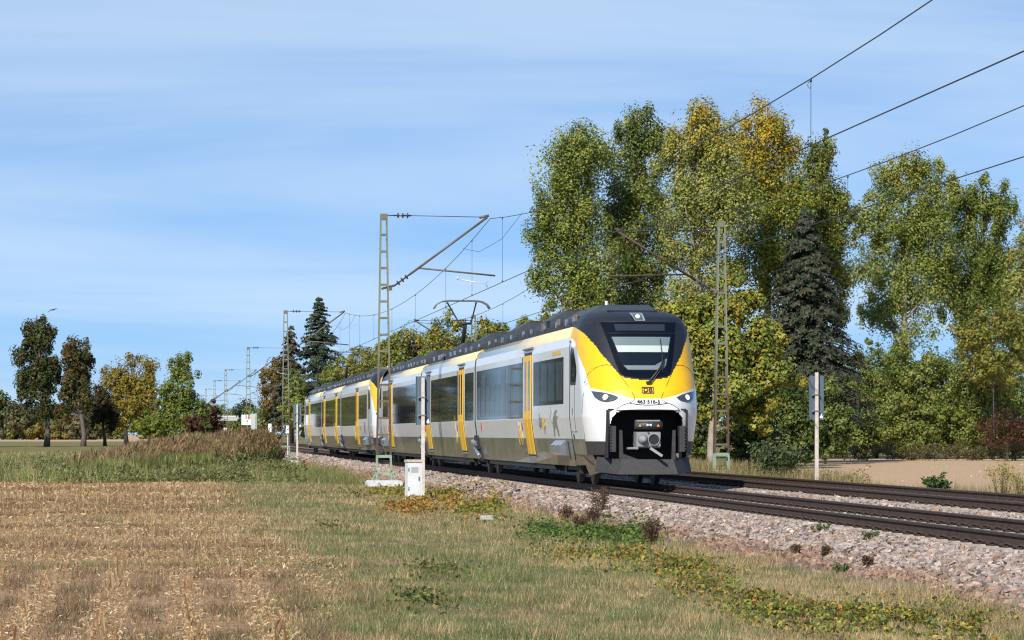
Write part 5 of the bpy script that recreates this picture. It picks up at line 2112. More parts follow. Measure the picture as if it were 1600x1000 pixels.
# row of small trees along the far side of the railway, behind the train
row = [(640, 545, 46, 44, 232, G_YG[:3] + G_BROWN[3:], 'olive and yellow tree left of the front pantograph'),
       (700, 530, 38, 44, 226, G_YG, 'yellow green tree right behind the front pantograph'),
       (756, 528, 36, 40, 222, G_YG[1:] + G_HEDGE[:1], 'rounded green tree right of the front pantograph'),
       (812, 525, 30, 34, 214, G_YG[2:] + G_HEDGE[:1], 'small green tree between the pantograph and the poplars'),
       (858, 520, 30, 40, 206, G_YG[:2] + G_BROWN[:1], 'low yellow spotted tree under the leftmost poplar'),
       (575, 570, 34, 36, 300, G_YG, 'yellow green tree behind the rear pantograph'),
       (535, 585, 30, 36, 330, G_YG[:4], 'yellow green tree between the rear pantograph and the conifer'),
       (610, 560, 30, 40, 280, G_YG[1:4] + G_HEDGE[:2], 'olive tree behind the nearest lattice mast')]
for i, (px, py, rx, ry, d, cols, lab) in enumerate(row):
    zb = -.2
    ybot = HOR - (zb - EYE) * F / d
    tree('field_tree', lab, 'tree', px, d, zb, [(px, py, rx * .8, ry * .8), (px - rx * .55, py + ry * .35, rx * .6, ry * .65), (px + rx * .5, py + ry * .4, rx * .6, ry * .6), (px, py + ry, rx * 1.05, ry * .9), (px + rx * .1, (py + ry + ybot) / 2 + 10, rx * 1.1, (ybot - py - ry) / 2, .8)],
         9000, .24, cols, .16, 'small trees along the far side of the railway', M_BARK, 80 + i, .48, .45, (.14, (.42, .28, .012), lambda x, y: 1 + 0 * x), 1.0)
conifer('cedar_tree', 'tall layered dark green conifer with a bent tip behind the rear train', 498, 396, 0.0, 462, 62, 640, 300, [(.035, .055, .028), (.05, .07, .033), (.028, .042, .022)], 91, .16, 44, .62, None, 1.0, .78)
conifer('spruce_tree', 'dark ragged conifer left of the layered conifer', 455, 404, 0.0, 508, 44, 650, 230, [(.03, .042, .02), (.045, .055, .026), (.05, .05, .025)], 92, .32, 40, .6, [(.10, .06, .03)], 0.0, .8)
tree('field_tree', 'rusty orange tree at the left end of the row behind the railway', 'tree', 428, 410, 0.0, [(432, 580, 20, 28), (424, 620, 22, 34), (440, 650, 22, 30)], 6000, .36, [(.17, .085, .03), (.15, .10, .03), (.12, .10, .035), (.20, .12, .03)], .2, None, M_BARKD, 93, .7, .45, None, 1.1)
tree('field_tree', 'yellow green tree in front of the dark ragged conifer', 'tree', 462, 350, 0.0, [(462, 610, 16, 40), (455, 650, 20, 30), (475, 655, 20, 28), (500, 660, 22, 22), (525, 660, 20, 22)], 7000, .3, G_YG[:4], .16, None, M_BARK, 94, .6, .45, None, 1.2)
# left side
dl = 300
tree('pear_tree', 'tall dark fruit tree with an upright crown, leftmost of the pair in the field', 'tree', 73, dl, -.02,
     [(58, 530, 24, 30), (68, 520, 20, 24), (52, 580, 30, 36), (72, 585, 26, 40), (60, 625, 28, 28, .8), (75, 640, 16, 18, .6), (40, 555, 14, 22, .6)], 12000, .28, [(0.056, 0.061, 0.029), (0.081, 0.068, 0.031), (0.062, 0.084, 0.034), (0.04, 0.049, 0.024)], .30, None, M_BARK, 101, .62, .45, (.07, (.16, .06, .02), lambda x, y: 1 + 0 * x), 1.3, nlimb=22)
tree('pear_tree', 'dark fruit tree with reddish leaf tips, right one of the pair in the field', 'tree', 130, dl, -.02,
     [(120, 555, 22, 24), (128, 575, 18, 32), (108, 590, 16, 36), (118, 620, 26, 30), (135, 625, 12, 26, .7), (105, 640, 14, 20, .6)], 9500, .28, [(0.062, 0.061, 0.029), (0.094, 0.07, 0.034), (0.062, 0.078, 0.034), (0.125, 0.074, 0.03)], .28, None, M_BARK, 102, .58, .45, (.10, (.18, .075, .02), lambda x, y: 1 + 0 * x), 1.3, nlimb=22)
tree('field_tree', 'small dark brown tree between the fruit trees and the golden tree', 'tree', 164, 312, 0.0, [(162, 630, 18, 28), (150, 645, 12, 24), (172, 655, 14, 22)], 5500, .28, [(.06, .042, .025), (.08, .05, .028), (.05, .045, .025)], .2, None, M_BARKD, 103, .55, .45, None, 1.2)
tree('field_tree', 'round golden yellow tree in the middle of the left tree group', 'tree', 198, 320, 0.0,
     [(205, 590, 38, 34), (180, 610, 28, 36), (228, 612, 26, 34), (200, 640, 42, 34), (225, 650, 26, 28), (175, 655, 22, 24)], 13000, .27, [(.24, .17, .035), (.20, .16, .035), (.27, .18, .04), (.15, .135, .035)], .26, None, M_BARKD, 104, .6, .42, (.12, (.32, .20, .03), lambda x, y: 1 + 0 * x), 1.0)
tree('birch_tree', 'light green slender tree right of the golden tree', 'tree', 284, 306, 0.0,
     [(280, 570, 18, 26), (280, 605, 28, 30), (270, 635, 26, 30), (298, 635, 24, 32), (280, 660, 34, 24), (258, 655, 16, 22)], 10500, .25, [(.17, .19, .055), (.13, .16, .04), (.21, .21, .075), (.10, .13, .035)], .16, None, M_BARKP, 105, .5, .45, None, 1.2)
tree('shrub', 'low yellow green bush in front of the golden tree', 'shrub', 232, 300, 0.0, [(230, 665, 22, 18), (245, 668, 16, 14), (216, 672, 14, 12)], 3500, .24, [(.19, .20, .04), (.14, .17, .035)], .08, None, M_BARKD, 106, .42, .5, None, .9)
tree('shrub', 'purple red bush at the right end of the left tree group', 'shrub', 330, 330, 0.0, [(330, 648, 16, 16), (322, 662, 14, 12), (340, 664, 12, 12)], 3000, .26, G_PURP, .08, None, M_BARKD, 107, .45, .5, None, .9)
tree('shrub', 'small purple bush under the light green slender tree', 'shrub', 300, 298, 0.0, [(300, 662, 14, 14), (306, 672, 12, 10)], 2200, .24, G_PURP + G_BROWN[:1], .06, None, M_BARKD, 108, .4, .5, None, .9)
tree('shrub', 'dark green bush between the slender tree and the purple bush', 'shrub', 314, 316, 0.0, [(312, 655, 10, 18), (318, 668, 12, 12)], 2200, .25, G_DK + G_YG[3:4], .06, None, M_BARKD, 109, .4, .5, None, 1.0)
# far woodland edge
far = [(-60, 640, 40, 30), (4, 634, 18, 20), (-12, 655, 30, 26), (36, 648, 22, 20), (62, 655, 22, 18), (92, 652, 22, 18), (118, 660, 22, 16), (148, 660, 18, 18), (24, 668, 34, 16), (75, 672, 34, 14), (125, 674, 30, 12)]
for i, (px, py, rx, ry) in enumerate(far):
    cols = [G_HEDGE[:3], [(.22, .16, .05), (.16, .13, .05)], [(.14, .105, .07), (.11, .095, .06)], [(.10, .09, .055), (.12, .10, .06)]][i % 4]
    if px in (4,):
        cols = [(.07, .085, .045), (.09, .10, .05)]
    tree('far_tree', 'tree of the hazy wood edge beyond the far left field', 'tree', px, 640 + 12 * (i % 3), 0.0, [(px, py, rx, ry), (px - rx * .4, py + ry * .6, rx * .7, ry * .7), (px + rx * .4, py + ry * .6, rx * .7, ry * .7)], 2600, .75, cols, .3, 'trees of the far wood edge', M_BARKD, 120 + i, 1.3, .5, None, .9, nlimb=4)
far2 = [(176, 668, 40, 16), (250, 668, 40, 16), (318, 655, 22, 20), (345, 652, 18, 20), (362, 656, 18, 18), (384, 640, 14, 14), (398, 650, 18, 22), (412, 655, 14, 22), (372, 668, 22, 12), (340, 670, 26, 10)]
for i, (px, py, rx, ry) in enumerate(far2):
    cols = [G_HEDGE[:3], [(.18, .15, .06), (.14, .13, .05)], G_HEDGE[1:4]][i % 3]
    if px == 384:
        cols = [(.04, .055, .04), (.05, .065, .045)]
    tree('far_tree', 'tree of the distant belt behind the bridge and the left tree group', 'tree', px, (820 if 330 < px < 372 and py < 660 else 690) + 10 * (i % 3), 0.0, [(px, py, rx, ry), (px - rx * .4, py + ry * .6, rx * .7, ry * .7), (px + rx * .4, py + ry * .6, rx * .7, ry * .7)], 2200, .75, cols, .3, 'trees of the distant belt by the bridge', M_BARKD, 150 + i, 1.3, .5, None, .9, nlimb=4)

# fruit trees added outside the picture, dark shapes for the train's windows to mirror
for i, px in enumerate((-62, -112, -165, -225, -300, -390)):
    tree('pear_tree', 'added fruit tree beyond the left edge of the picture for the train windows to mirror', 'tree', px, 285, -.02,
         [(px, 545, 30, 42), (px - 10, 610, 32, 46), (px + 8, 600, 30, 44), (px, 660, 34, 30)], 4200, .46, [(.045, .05, .026), (.065, .06, .028)], .28, 'added fruit trees outside the picture', M_BARK, 180 + i, .8, .45, None, 1.3, nlimb=6)
# ------------------------------------------------------------------ grass, weeds, stubble
M_GRASS = leaf_mat('grass_blades', .25, .6, .2)


def view_pts(n, d0, d1, k, x0=-.06, x1=1.06):
    """random ground points in front of the photographer, thinner with distance"""
    d = spread(n, d0, d1, k)
    px = 1600 * (x0 + (x1 - x0) * R.rand(n))
    xc = (px - 800) / F * d
    return xc * CT + d * ST, -xc * ST + d * CT, d


def blades(name, X, Y, Z, h, w, cols, lean=.35, parent=None, m=None, label=None, seg=False):
    n = len(X)
    a = R.rand(n) * 6.283
    ca, sa = np.cos(a), np.sin(a)
    l = lean * h
    g = R.rand(n) * 6.283
    t = R.rand(n)
    B = np.stack([X, Y, Z - .01], 1)
    side = np.stack([ca, sa, 0 * ca], 1) * (w * .5)[:, None]
    tip = B + np.stack([np.cos(g) * l * t, np.sin(g) * l * t, h], 1)
    V = np.stack([B - side, B + side, tip], 1).reshape(-1, 3)
    o = fast_mesh(name, V, np.arange(n * 3), 3, m or M_GRASS, parent, cols=np.repeat(cols, 3, 0))
    return o


def pickc(pal, n, p=None, j=.25):
    pal = np.array(pal)
    return pal[R.choice(len(pal), n, p=p)] * (1 - j + 2 * j * R.rand(n, 1))


TAN = [(.42, .30, .155), (.48, .355, .185), (.34, .235, .115), (.52, .41, .24)]
OLV = [(.19, .18, .075), (.22, .20, .09), (.15, .155, .06)]
GRN = [(.12, .175, .055), (.10, .15, .05), (.155, .195, .065), (.09, .16, .06)]
WEED = [(.20, .125, .085), (.26, .165, .105), (.14, .088, .062), (.32, .21, .125), (.17, .145, .07), (.28, .16, .08)]


def edge_x(Y):
    """border between the stubble field and the mown verge"""
    return 2.0 + (vnoise(Y, Y * 0, 6.0, 2) - .5) * 1.2


# mown verge
X, Y, D = view_pts(640000, 22.5, 170, 1.15)
ok = (X > edge_x(Y) - .5 + R.randn(len(X)) * .35) & (X < 9.1 + R.randn(len(X)) * .12)
ok &= (R.rand(len(X)) < np.where(X > 8.6, .35, 1))
X, Y, D = X[ok], Y[ok], D[ok]
dry = .55 * vnoise(X, Y, 3.2, 21) + .30 * vnoise(X, Y, 1.1, 22) + .15 * vnoise(X, Y, .4, 23)
dry = .22 * (vnoise(X, Y, 2.6, 29) - .5) + .35 * dry + .35 * vnoise(X, Y, .55, 25) + .30 * vnoise(X, Y, .22, 26) + .03 * sstep(30, 60, Y) - .13 * np.exp(-((X - 3.3) / 1.3) ** 2)
n = len(X)
u = R.rand(n)
col = np.where((u < .20 + sstep(.38, .62, dry) * .64)[:, None], pickc(TAN, n), np.where((R.rand(n) < .08 + .75 * sstep(.54, .32, dry))[:, None], pickc(GRN, n), pickc(OLV, n)))
col = col * (.62 + .62 * vnoise(X, Y, .3, 27) + .15 * vnoise(X, Y, .09, 28))[:, None]
h = (.025 + .06 * R.rand(n)) * (1 + .9 * (vnoise(X, Y, .9, 24) > .66)) * (1 + 1.2 * sstep(7.8, 8.9, X))
w = np.maximum(.0065, D * .00019) * (0.7 + .6 * R.rand(n))
tag(blades('verge_grass', X, Y, ground_z(X, Y), h, w, col, .8), 'short dry tan and green grass of the mown verge', kind='stuff')

# weeds and dry crabgrass over the stubble field
X, Y, D = view_pts(620000, 22.5, 100, 1.0)
ok = X < edge_x(Y) + R.randn(len(X)) * .4
X, Y, D = X[ok], Y[ok], D[ok]
n = len(X)
near = 1 - sstep(34, 38, D + (X + 1) * .8)
rowf = np.cos((X - .25) / .75 * 2 * np.pi)           # +1 on a stubble row, -1 between the rows
band = sstep(.25, -.65, rowf + (vnoise(X, Y, .45, 31) - .5) * 1.9)
hd = np.cos((Y + .18 * X + 2.0 * vnoise(X, Y, 12, 33)) / 3.1 * 2 * np.pi)
patch_ = vnoise(X * .35, Y, 2.2, 34) * .6 + vnoise(X, Y, .8, 35) * .4
far_d = np.clip(sstep(.36, .60, patch_ * .72 + .28 * (.5 - .5 * hd)) * .95 + .07, 0, 1)
dens = near * (.06 + .86 * band * sstep(.22, .6, vnoise(X, Y * .5, .9, 36))) + (1 - near) * far_d
ok = R.rand(n) < dens
X, Y, D, near, patch_, hd = X[ok], Y[ok], D[ok], near[ok], patch_[ok], hd[ok]
n = len(X)
u = R.rand(n)
gp = sstep(.60, .78, vnoise(X, Y, 2.6, 37)) * .6 + .06
tn = sstep(.5, .7, vnoise(X, Y, 3.4, 38)) * .55 * sstep(36, 44, D) + .20
col = np.where((u < gp)[:, None], pickc(GRN + OLV, n), np.where((u > 1 - tn)[:, None], pickc(TAN, n), pickc(WEED, n) * .78))
col = col * (.45 + 1.0 * vnoise(X, Y, .3, 27))[:, None]
h = (.035 + .085 * R.rand(n)) * (.45 + 1.1 * vnoise(X, Y, .45, 39))
w = np.maximum(.006, D * .00018) * (.7 + .6 * R.rand(n))
tag(blades('field_weeds', X, Y, ground_z(X, Y), h, w, col, .9), 'brownish dry weeds in bands across the stubble field', kind='stuff')

# maize stalks left standing in rows, near rows parallel to the railway, the headland rows across
SX, SY, SH = [], [], []
for k in range(-22, 2):
    x = .25 + .75 * k
    y = 20.0
    while y < 37.5:
        y += R.uniform(.10, .30)
        if R.rand() < .82 and vnoise(np.array([x]), np.array([y]), 1.6, 41)[0] > .30:
            SX.append(x + R.randn() * .06)
            SY.append(y)
            SH.append(R.uniform(.04, .14) if R.rand() < .88 else R.uniform(.14, .30))
for k in range(0, 28):
    y0 = 39 + 2.2 * k * .98
    x = -22.0
    while x < 2.2:
        x += R.uniform(.12, .34)
        y = y0 - .18 * x + .8 * math.sin(x * .21 + k)
        if y < 36 or y > 99:
            continue
        if vnoise(np.array([x]), np.array([y]), 4.0, 42)[0] > .36:
            SX.append(x)
            SY.append(y + R.randn() * .12)
            SH.append(R.uniform(.08, .22))
SX, SY, SH = np.array(SX), np.array(SY), np.array(SH)
n = len(SX)
SZ_ = ground_z(SX, SY)
DD = SX * ST + SY * CT
rad = np.maximum(.011, DD * .00022) * (.8 + .4 * R.rand(n))
tipx, tipy = SX + R.randn(n) * .035, SY + R.randn(n) * .035
ang = np.array([0, 2.094, 4.189])
vb = np.stack([np.stack([SX + rad * math.cos(t), SY + rad * math.sin(t), SZ_ - .03], 1) for t in ang] + [np.stack([tipx + rad * .8 * math.cos(t), tipy + rad * .8 * math.sin(t), SZ_ + SH], 1) for t in ang], 1)
fb = np.array([[0, 1, 4, 3], [1, 2, 5, 4], [2, 0, 3, 5], [3, 4, 5, 5]])
fb = fb[:3]
ff = (fb[None] + (np.arange(n) * 6)[:, None, None]).reshape(-1, 4)
cs = pickc([(.52, .37, .19), (.58, .43, .25), (.46, .30, .14), (.40, .22, .09)], n)
tag(fast_mesh('maize_stubble', vb.reshape(-1, 3), ff, 4, M_GRASS, cols=np.repeat(cs, 6, 0)), 'pale cut maize stalks standing in rows', kind='stuff')

# chopped leaves lying on the soil
X, Y, D = view_pts(110000, 22.5, 98, .9)
rowf = np.cos((X - .25) / .75 * 2 * np.pi)
near = 1 - sstep(34, 38, D + (X + 1) * .8)
ok = (X < edge_x(Y) - .1) & (R.rand(len(X)) < np.where(near > .5, np.clip(.42 + .75 * rowf, .14, 1), .75 * (vnoise(X * .35, Y, 2.2, 34) < .5) + .22))
X, Y, D = X[ok], Y[ok], D[ok]
n = len(X)
C = np.stack([X, Y, ground_z(X, Y) + .012 + .02 * R.rand(n)], 1)
V, Fc, cc = leaves(C, np.maximum(.06, D * .0017), pickc([(.52, .36, .18), (.60, .46, .27), (.45, .28, .12), (.38, .22, .10), (.66, .55, .38)], n, [.3, .25, .22, .13, .10]), .75, None, .24)
tag(fast_mesh('maize_litter', V, Fc, 4, M_GRASS, cols=cc), 'chopped tan maize leaves littering the soil between the rows', kind='stuff')

# lush grass in and around the ditch on the left
X, Y, D = view_pts(150000, 97, 235, 1.0, -.1, .36)
ok = (X < 7.2 - .0 * Y + R.randn(len(X)) * .3) & (D > 96 + 14 * vnoise(X, Y, 7, 51) + 4 * R.rand(len(X)) - 4)
X, Y, D = X[ok], Y[ok], D[ok]
n = len(X)
gm_ = vnoise(X, Y, 6, 52)
col = np.where((R.rand(n) < .30 + .4 * sstep(160, 210, D))[:, None], pickc(OLV + TAN[:1], n), pickc([(.12, .155, .045), (.15, .18, .055), (.095, .13, .04), (.18, .19, .07)], n))
fr_ = np.exp(-((D - 112) / 9.0) ** 2) * sstep(-13.5, -9, X) * (1 - sstep(-1, 4, X))
st_ = R.rand(n) < .16 * fr_ + .04
col[st_] = pickc([(.36, .29, .16), (.30, .25, .12)], int(st_.sum()))
col = col * (.25 + .8 * vnoise(X, Y * .5, 2.4, 53) + .7 * vnoise(X, Y, .6, 55))[:, None] * 1.2
h = (.12 + .36 * R.rand(n)) * (.15 + .7 * gm_ + 1.0 * vnoise(X, Y * .5, 1.6, 54)) * (1 + 1.9 * fr_ * vnoise(X, Y, 1.2, 56)) * (1 - .65 * sstep(140, 200, D))
tag(blades('ditch_grass', X, Y, ground_z(X, Y), h, np.maximum(.02, D * .00022), col, .7), 'lush green grass along the ditch beyond the stubble', kind='stuff')

# taller herbs standing in the ditch grass
X, Y, D = view_pts(90000, 99, 170, 1.0, -.06, .30)
cl = vnoise(X, Y, 2.2, 57) * .6 + vnoise(X, Y, .7, 58) * .4
ok = (cl > .52) & (X < 6)
X, Y, D, cl = X[ok], Y[ok], D[ok], cl[ok]
C = np.stack([X, Y, ground_z(X, Y) + (.15 + 2.2 * (cl - .5)) * R.rand(len(X)) ** .7], 1)
V, Fc, cc = leaves(C, .15, pickc([(.13, .165, .05), (.18, .20, .06), (.10, .125, .04), (.22, .19, .08), (.15, .115, .06)], len(X)) * (.6 + .8 * vnoise(X, Y, 1.5, 59))[:, None], .2, None, .35, R, True)
tag(fast_mesh('ditch_herbs', V, Fc, 3, M_GRASS, cols=cc), 'clumps of taller green herbs in the ditch grass', kind='stuff')

# reed bed
n = 30000
t = R.rand(n) ** .8
px = 108 + 330 * t
front = 112 + 58 * t ** 1.3
dep = front + (6 + 26 * (1 - t * .6)) * R.rand(n) ** 1.2 + 5 * (vnoise(px, px * 0, 22, 61) - .5)
xc = (px - 800) / F * dep
X, Y = xc * CT + dep * ST, -xc * ST + dep * CT
zt_ = np.interp(px, [105, 140, 200, 260, 330, 380, 425, 442], [722, 706, 696, 687, 681, 676, 681, 706]) + (vnoise(px, dep, 9, 62) - .5) * 12 + (vnoise(px, dep, 28, 67) - .5) * 9
zt_ = zt_ + 7
ztop = EYE - (zt_ - HOR) * dep / F
gz_ = ground_z(X, Y)
h = np.clip((ztop - gz_), .25, 2.6) * (.50 + .30 * R.rand(n) + .35 * vnoise(X, Y, 1.8, 63)) * (.75 + .4 * sstep(front, front + 7, dep))
w = np.maximum(.03, dep * .00022)
tall = sstep(150, 250, px)
low = np.where((R.rand(n) < .30)[:, None], pickc([(.24, .21, .10), (.30, .25, .13)], n), pickc([(.14, .17, .05), (.19, .215, .06), (.09, .12, .035), (.25, .25, .08)], n))
rb = empty('reed_bed', P(290, 130, -.4), label='brown plumed reed bed growing in the ditch', kind='stuff')
ob = np.array(rb.location)
okr = vnoise(X, Y, 2.6, 68) * .6 + R.rand(n) * .5 > .30
X, Y, gz_, h, w, low, tall, px, dep, front = [a_[okr] for a_ in (X, Y, gz_, h, w, low, tall, px, dep, front)]
n = len(X)
blades('reed_leaves', X - ob[0], Y - ob[1], gz_ - ob[2], h * .9, w * 1.5, low * (.5 + .9 * vnoise(X, Y, 1.4, 66))[:, None], .45, rb)
rb2 = R.rand(n) < (.25 + .75 * tall) * (.12 + .8 * sstep(front + 1, front + 8, dep + 4 * vnoise(X, Y, 3, 64) - 2))
Xp, Yp, hp_, gp_ = X[rb2], Y[rb2], h[rb2], gz_[rb2]
m_ = len(Xp)
rep = 4
ix = np.repeat(np.arange(m_), rep)
nn = len(ix)
zb_ = gp_[ix] + hp_[ix] * (.60 + .34 * R.rand(nn))
pc = pickc([(.19, .11, .062), (.24, .135, .075), (.14, .08, .048), (.27, .17, .095), (.15, .12, .06)], nn) * (.65 + .7 * vnoise(Xp[ix], Yp[ix], 1.6, 65))[:, None]
gl = R.rand(nn) < .22
pc[gl] = pickc([(.14, .15, .05), (.20, .19, .07)], int(gl.sum()))
blades('reed_plumes', Xp[ix] - ob[0] + R.randn(nn) * .10, Yp[ix] - ob[1] + R.randn(nn) * .10, zb_ - ob[2], .16 + .26 * R.rand(nn), .05 + .08 * R.rand(nn), pc * 1.15, 1.1, rb)

# yellow green young reed in front of the brown plumes
n = 13000
t = R.rand(n)
px = 118 + 215 * t
dep = 110 + 26 * t ** 1.4 + 7 * R.rand(n) - 4 * vnoise(px, px * 0, 14, 69)
xc = (px - 800) / F * dep
X, Y = xc * CT + dep * ST, -xc * ST + dep * CT
kk = vnoise(X, Y, 1.6, 70) > .40
X, Y, dep = X[kk], Y[kk], dep[kk]
n = len(X)
h = (.45 + .75 * R.rand(n)) * (.45 + .9 * vnoise(X, Y, 2.4, 71))
col = np.where((R.rand(n) < .14)[:, None], pickc([(.42, .33, .20), (.34, .27, .14)], n), pickc([(.20, .23, .06), (.26, .27, .08), (.14, .18, .05), (.10, .13, .04)], n)) * (.5 + .9 * vnoise(X, Y, .9, 72))[:, None]
blades('young_reed', X - ob[0], Y - ob[1], ground_z(X, Y) - ob[2], h, .045 + .04 * R.rand(n), col, .55, rb)

# brambles and low leafy plants along the foot of the ballast
def leafy(name, spots, n, size, pal, hgt, label, p=None, kind='stuff', up=.35):
    """spots: (px, py, rx_px, ry_px) as seen on the ground"""
    Cs = []
    tot = sum(s[2] * s[3] for s in spots)
    for (px, py, rx, ry) in spots:
        m = int(n * rx * ry / tot)
        r = np.abs(R.randn(m)) * .62
        g = R.rand(m) * 6.283
        r = r * (.75 + .6 * vnoise(np.cos(g) * 2 + px, np.sin(g) * 2 + py, .8, 75))
        x_ = px + rx * 1.15 * r * np.cos(g)
        y_ = py + ry * 1.7 * r * np.sin(g)
        dp = (EYE + .55) * F / (y_ - HOR)
        xc = (x_ - 800) / F * dp
        X, Y = xc * CT + dp * ST, -xc * ST + dp * CT
        hh = hgt * .8 * np.sqrt(np.clip(1 - r * r * .6, .06, 1)) * (.4 + .9 * vnoise(X, Y, .45, 77))
        z0 = np.where(X > 8.4, np.maximum(ground_z(X, Y), ballast_z(X, Y)), ground_z(X, Y))
        Cs.append(np.stack([X, Y, z0 + hh * R.rand(m) ** .6 + .01], 1))
    C = np.concatenate(Cs)
    keep = vnoise(C[:, 0], C[:, 1], .5, 78) * .6 + vnoise(C[:, 0], C[:, 1], .2, 79) * .4 > .40
    C = C[keep]
    V, Fc, cc = leaves(C, size * (.55 + .75 * R.rand(len(C))), pickc(pal, len(C), p, .4), up, None, .7)
    o = fast_mesh(name, V, Fc, 4, M_GRASS, cols=cc)
    return tag(o, label, kind=kind)


BR = [(.14, .18, .04), (.21, .23, .045), (.10, .135, .033), (.34, .26, .045), (.32, .15, .035), (.15, .09, .045)]
leafy('bramble', [(850, 832, 36, 12), (930, 838, 60, 14), (990, 838, 40, 10)], 6500, .065, [(.075, .13, .03), (.10, .165, .04), (.06, .10, .025), (.14, .18, .04)], .20, 'fresh green brambles at the ballast foot beside the cab')
leafy('bramble', [(900, 868, 60, 12), (980, 872, 60, 16), (1060, 890, 60, 16), (1100, 915, 60, 18)], 8500, .055, BR, .13, 'mixed orange and green brambles below the fresh green ones', [.22, .22, .18, .14, .14, .10])
leafy('bramble', [(1210, 965, 70, 18), (1320, 968, 90, 20), (1430, 968, 90, 20), (1520, 975, 60, 18), (1180, 940, 40, 10)], 12000, .05, BR, .12, 'yellow and brown brambles in the lower right corner', [.22, .24, .14, .16, .06, .18])
leafy('bramble', [(655, 794, 30, 9), (625, 800, 34, 5), (700, 788, 20, 5)], 2600, .08, [(.36, .15, .035), (.30, .20, .04), (.40, .20, .07), (.16, .17, .04)], .26, 'orange brambles at the foot of the pale cabinet')
leafy('bramble', [(745, 800, 40, 9), (700, 775, 60, 6), (620, 772, 50, 6), (775, 790, 20, 8)], 5000, .085, BR[:5], .26, 'green and yellow brambles between the cabinet and the pipe')
leafy('verge_weeds', [(560, 775, 70, 6), (480, 740, 60, 5), (540, 745, 50, 6), (650, 955, 40, 10), (520, 835, 40, 6), (690, 905, 60, 8)], 4200, .07, [(.10, .13, .04), (.14, .16, .05), (.20, .16, .06)], .12, 'low green weeds scattered in the verge')


def stem_plant(name, label, px, py, z, h, spread_, nst, pal, lsize, seed, depth, cat='plant', stemc=(.10, .07, .04), top=False, asp=.4, per=26):
    rs = np.random.RandomState(seed)
    base = P(px, depth, z)
    t = empty(name, base, label=label, cat=cat)
    b = MB()
    Cs = []
    for i in range(nst):
        g = rs.rand() * 6.283
        r = spread_ * rs.rand() ** .7
        hh = h * (.6 + .4 * rs.rand())
        tip = Vector((math.cos(g) * r, math.sin(g) * r, hh))
        root_ = Vector((math.cos(g) * r * .35, math.sin(g) * r * .35, -.05))
        b.tube([root_, root_.lerp(tip, .5) + Vector((0, 0, hh * .06)), tip], [.008, .006, .003], 4)
        f = rs.rand(per) ** (.5 if not top else .25)
        pts = np.array(root_)[None] * (1 - f)[:, None] + np.array(tip)[None] * f[:, None] + rs.randn(per, 3) * np.array([.05, .05, .03]) * (h / .5)
        Cs.append(pts)
    C = np.concatenate(Cs)
    pal_ = np.array(pal)
    c = pal_[rs.randint(0, len(pal_), len(C))] * (.75 + .5 * rs.rand(len(C), 1))
    V, Fc, cc = leaves(C, lsize, c, .3, None, asp, rs)
    fast_mesh('foliage', V, Fc, 4, M_LEAF, t, cols=cc)
    b.build('stems', mat('stem_' + name, stemc, .8), t, fix=False)
    return t


def bal(px, py):
    """point on the near ballast shoulder under a pixel"""
    for dp in np.arange(30, 90, .1):
        q_ = P(px, dp, 0)
        z = float(ballast_z(q_.x, q_.y)) if q_.x > 8.6 else float(ground_z(q_.x, q_.y))
        if HOR + (EYE - z) * F / dp <= py:
            return dp, z
    return 60, -.5


DOCK = [(.12, .065, .042), (.155, .085, .055), (.09, .05, .034), (.13, .10, .055)]
for i, (px, py, h, lab) in enumerate([(940, 800, .46, 'tall dark brown dock stalk standing against the rail below the cab'), (1018, 850, .36, 'bushy brown dock plant on the ballast right of the brambles'),
                                      (886, 815, .30, 'reddish brown weed on the ballast left of the tall dock stalk'), (925, 822, .32, 'reddish brown weed just below the tall dock stalk'), (905, 828, .26, 'low reddish brown weed beside the green brambles'),
                                      (1243, 868, .13, 'small reddish weed on the ballast shoulder farther right'), (1292, 872, .13, 'small purple flowered weed on the ballast shoulder'), (1356, 888, .13, 'small dark weed at the lower edge of the ballast')]):
    dp, z = bal(px, py)
    stem_plant('dock_plant', lab, px, py, z, h * 1.15, h * .5, 14, DOCK, .05, 200 + i, dp, per=55)
for i, (px, py, lab) in enumerate([(947, 812, 'small green tuft at the base of the tall dock stalk'), (1282, 833, 'small tuft of brown grass in the ballast near the rail'), (1360, 845, 'green tuft in the ballast under the rail clips'), (1312, 896, 'grey green tuft at the lower edge of the ballast')]):
    dp, z = bal(px, py)
    stem_plant('ballast_weed', lab, px, py, z, .14, .16, 8, GRN + DOCK[:1], .05, 220 + i, dp)

# beyond the far track
d = 78
q_ = P(1212, d, 0)
stem_plant('elder_bush', 'leafy green bush between the green mast foot and the concrete sign post', 1214, 735, -.3, 1.45, .95, 42, [(.07, .11, .04), (.095, .14, .05), (.05, .08, .03), (.12, .15, .06)], .15, 231, 92, 'bush', per=34, asp=.5)
stem_plant('green_shrub', 'small dark green leafy shrub at the edge of the tan field', 1466, 770, -.3, .62, .38, 18, [(.06, .11, .03), (.08, .14, .035), (.045, .085, .025)], .13, 232, 70, 'shrub', per=18, asp=.5)
stem_plant('goldenrod', 'tall goldenrod with drooping yellow plumes by the far rail', 1566, 775, -.3, .95, .36, 16, [(.50, .34, .02), (.42, .30, .03), (.20, .20, .05), (.14, .16, .05)], .055, 233, 66, 'flower', top=True, per=40)
stem_plant('goldenrod', 'yellow goldenrod at the right edge of the picture', 1598, 778, -.3, .72, .34, 16, [(.50, .36, .02), (.40, .30, .03), (.16, .18, .05), (.12, .15, .05)], .05, 234, 64, 'flower', per=40)
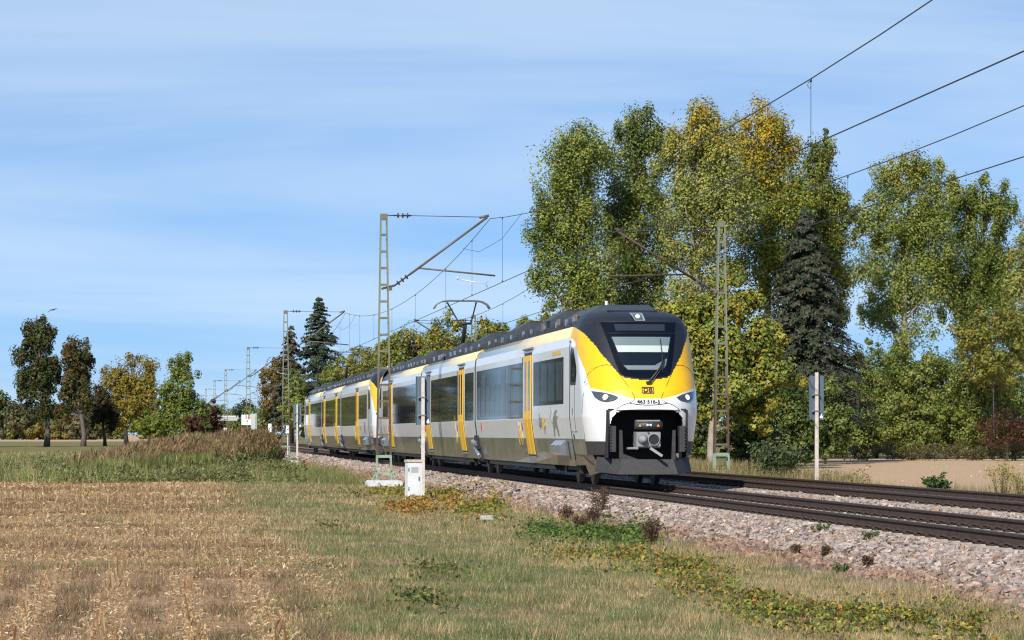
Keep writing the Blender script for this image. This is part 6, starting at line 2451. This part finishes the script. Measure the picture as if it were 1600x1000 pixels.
# weeds and dry grass along the far edge of the railway
n = 80000
Y = spread(n, 48, 135, 1.0)
X = 18.6 + 3.2 * R.rand(n) ** 1.3
pxs = 800 + F * (X * CT - Y * ST) / (X * ST + Y * CT)
cl = vnoise(Y, X, .8, 81) * .6 + vnoise(Y, X, 3.0, 82) * .4
keep = R.rand(n) < sstep(.25, .6, cl) * np.where(pxs > 1290, .75, 1.0)
X, Y, cl, pxs = X[keep], Y[keep], cl[keep], pxs[keep]
n = len(X)
h = (.18 + .42 * R.rand(n)) * (.35 + 1.1 * sstep(.3, .75, cl)) * np.where(pxs > 1345, .62, 1.0)
col = np.where((R.rand(n) < .42)[:, None], pickc(TAN + [(.30, .22, .10)], n), pickc([(.14, .145, .05), (.18, .165, .06), (.20, .15, .07), (.10, .115, .04)], n))
tag(blades('trackside_weeds', X, Y, ground_z(X, Y), h, np.maximum(.010, Y * .0002), col, .6), 'dry grass and weeds along the far edge of the railway', kind='stuff')
leafy_n = 22000
Y = spread(leafy_n, 50, 130, 1.0)
X = 18.9 + 1.8 * R.rand(leafy_n)
cl = vnoise(Y, X, .7, 83)
k2 = (cl > .55)
pxs = 800 + F * (X * CT - Y * ST) / (X * ST + Y * CT)
k2 &= (pxs < 1360)
X, Y, cl = X[k2], Y[k2], cl[k2]
C = np.stack([X, Y, ground_z(X, Y) + (.15 + .75 * (cl - .5) * 2) * R.rand(len(X))], 1)
V, Fc, cc = leaves(C, .07, pickc([(.13, .14, .05), (.17, .16, .055), (.16, .105, .05), (.30, .24, .06)], len(X)), .2, None, .5)
tag(fast_mesh('trackside_herbs', V, Fc, 4, M_GRASS, cols=cc), 'leafy brown and green herbs along the far edge of the railway', kind='stuff')
# sparse clods and straw on the tan field
n = 500
Y = spread(n, 70, 185, 1.0)
X = 22 + 34 * R.rand(n)
X2, Y2 = X, Y
st2 = stones('field_clods', X2, Y2, ground_z(X2, Y2), .015 + .03 * R.rand(n), pickc([(.46, .32, .19), (.50, .37, .23), (.36, .25, .15)], n))
tag(st2, 'pale clods on the tan ploughed field behind the railway', kind='stuff')
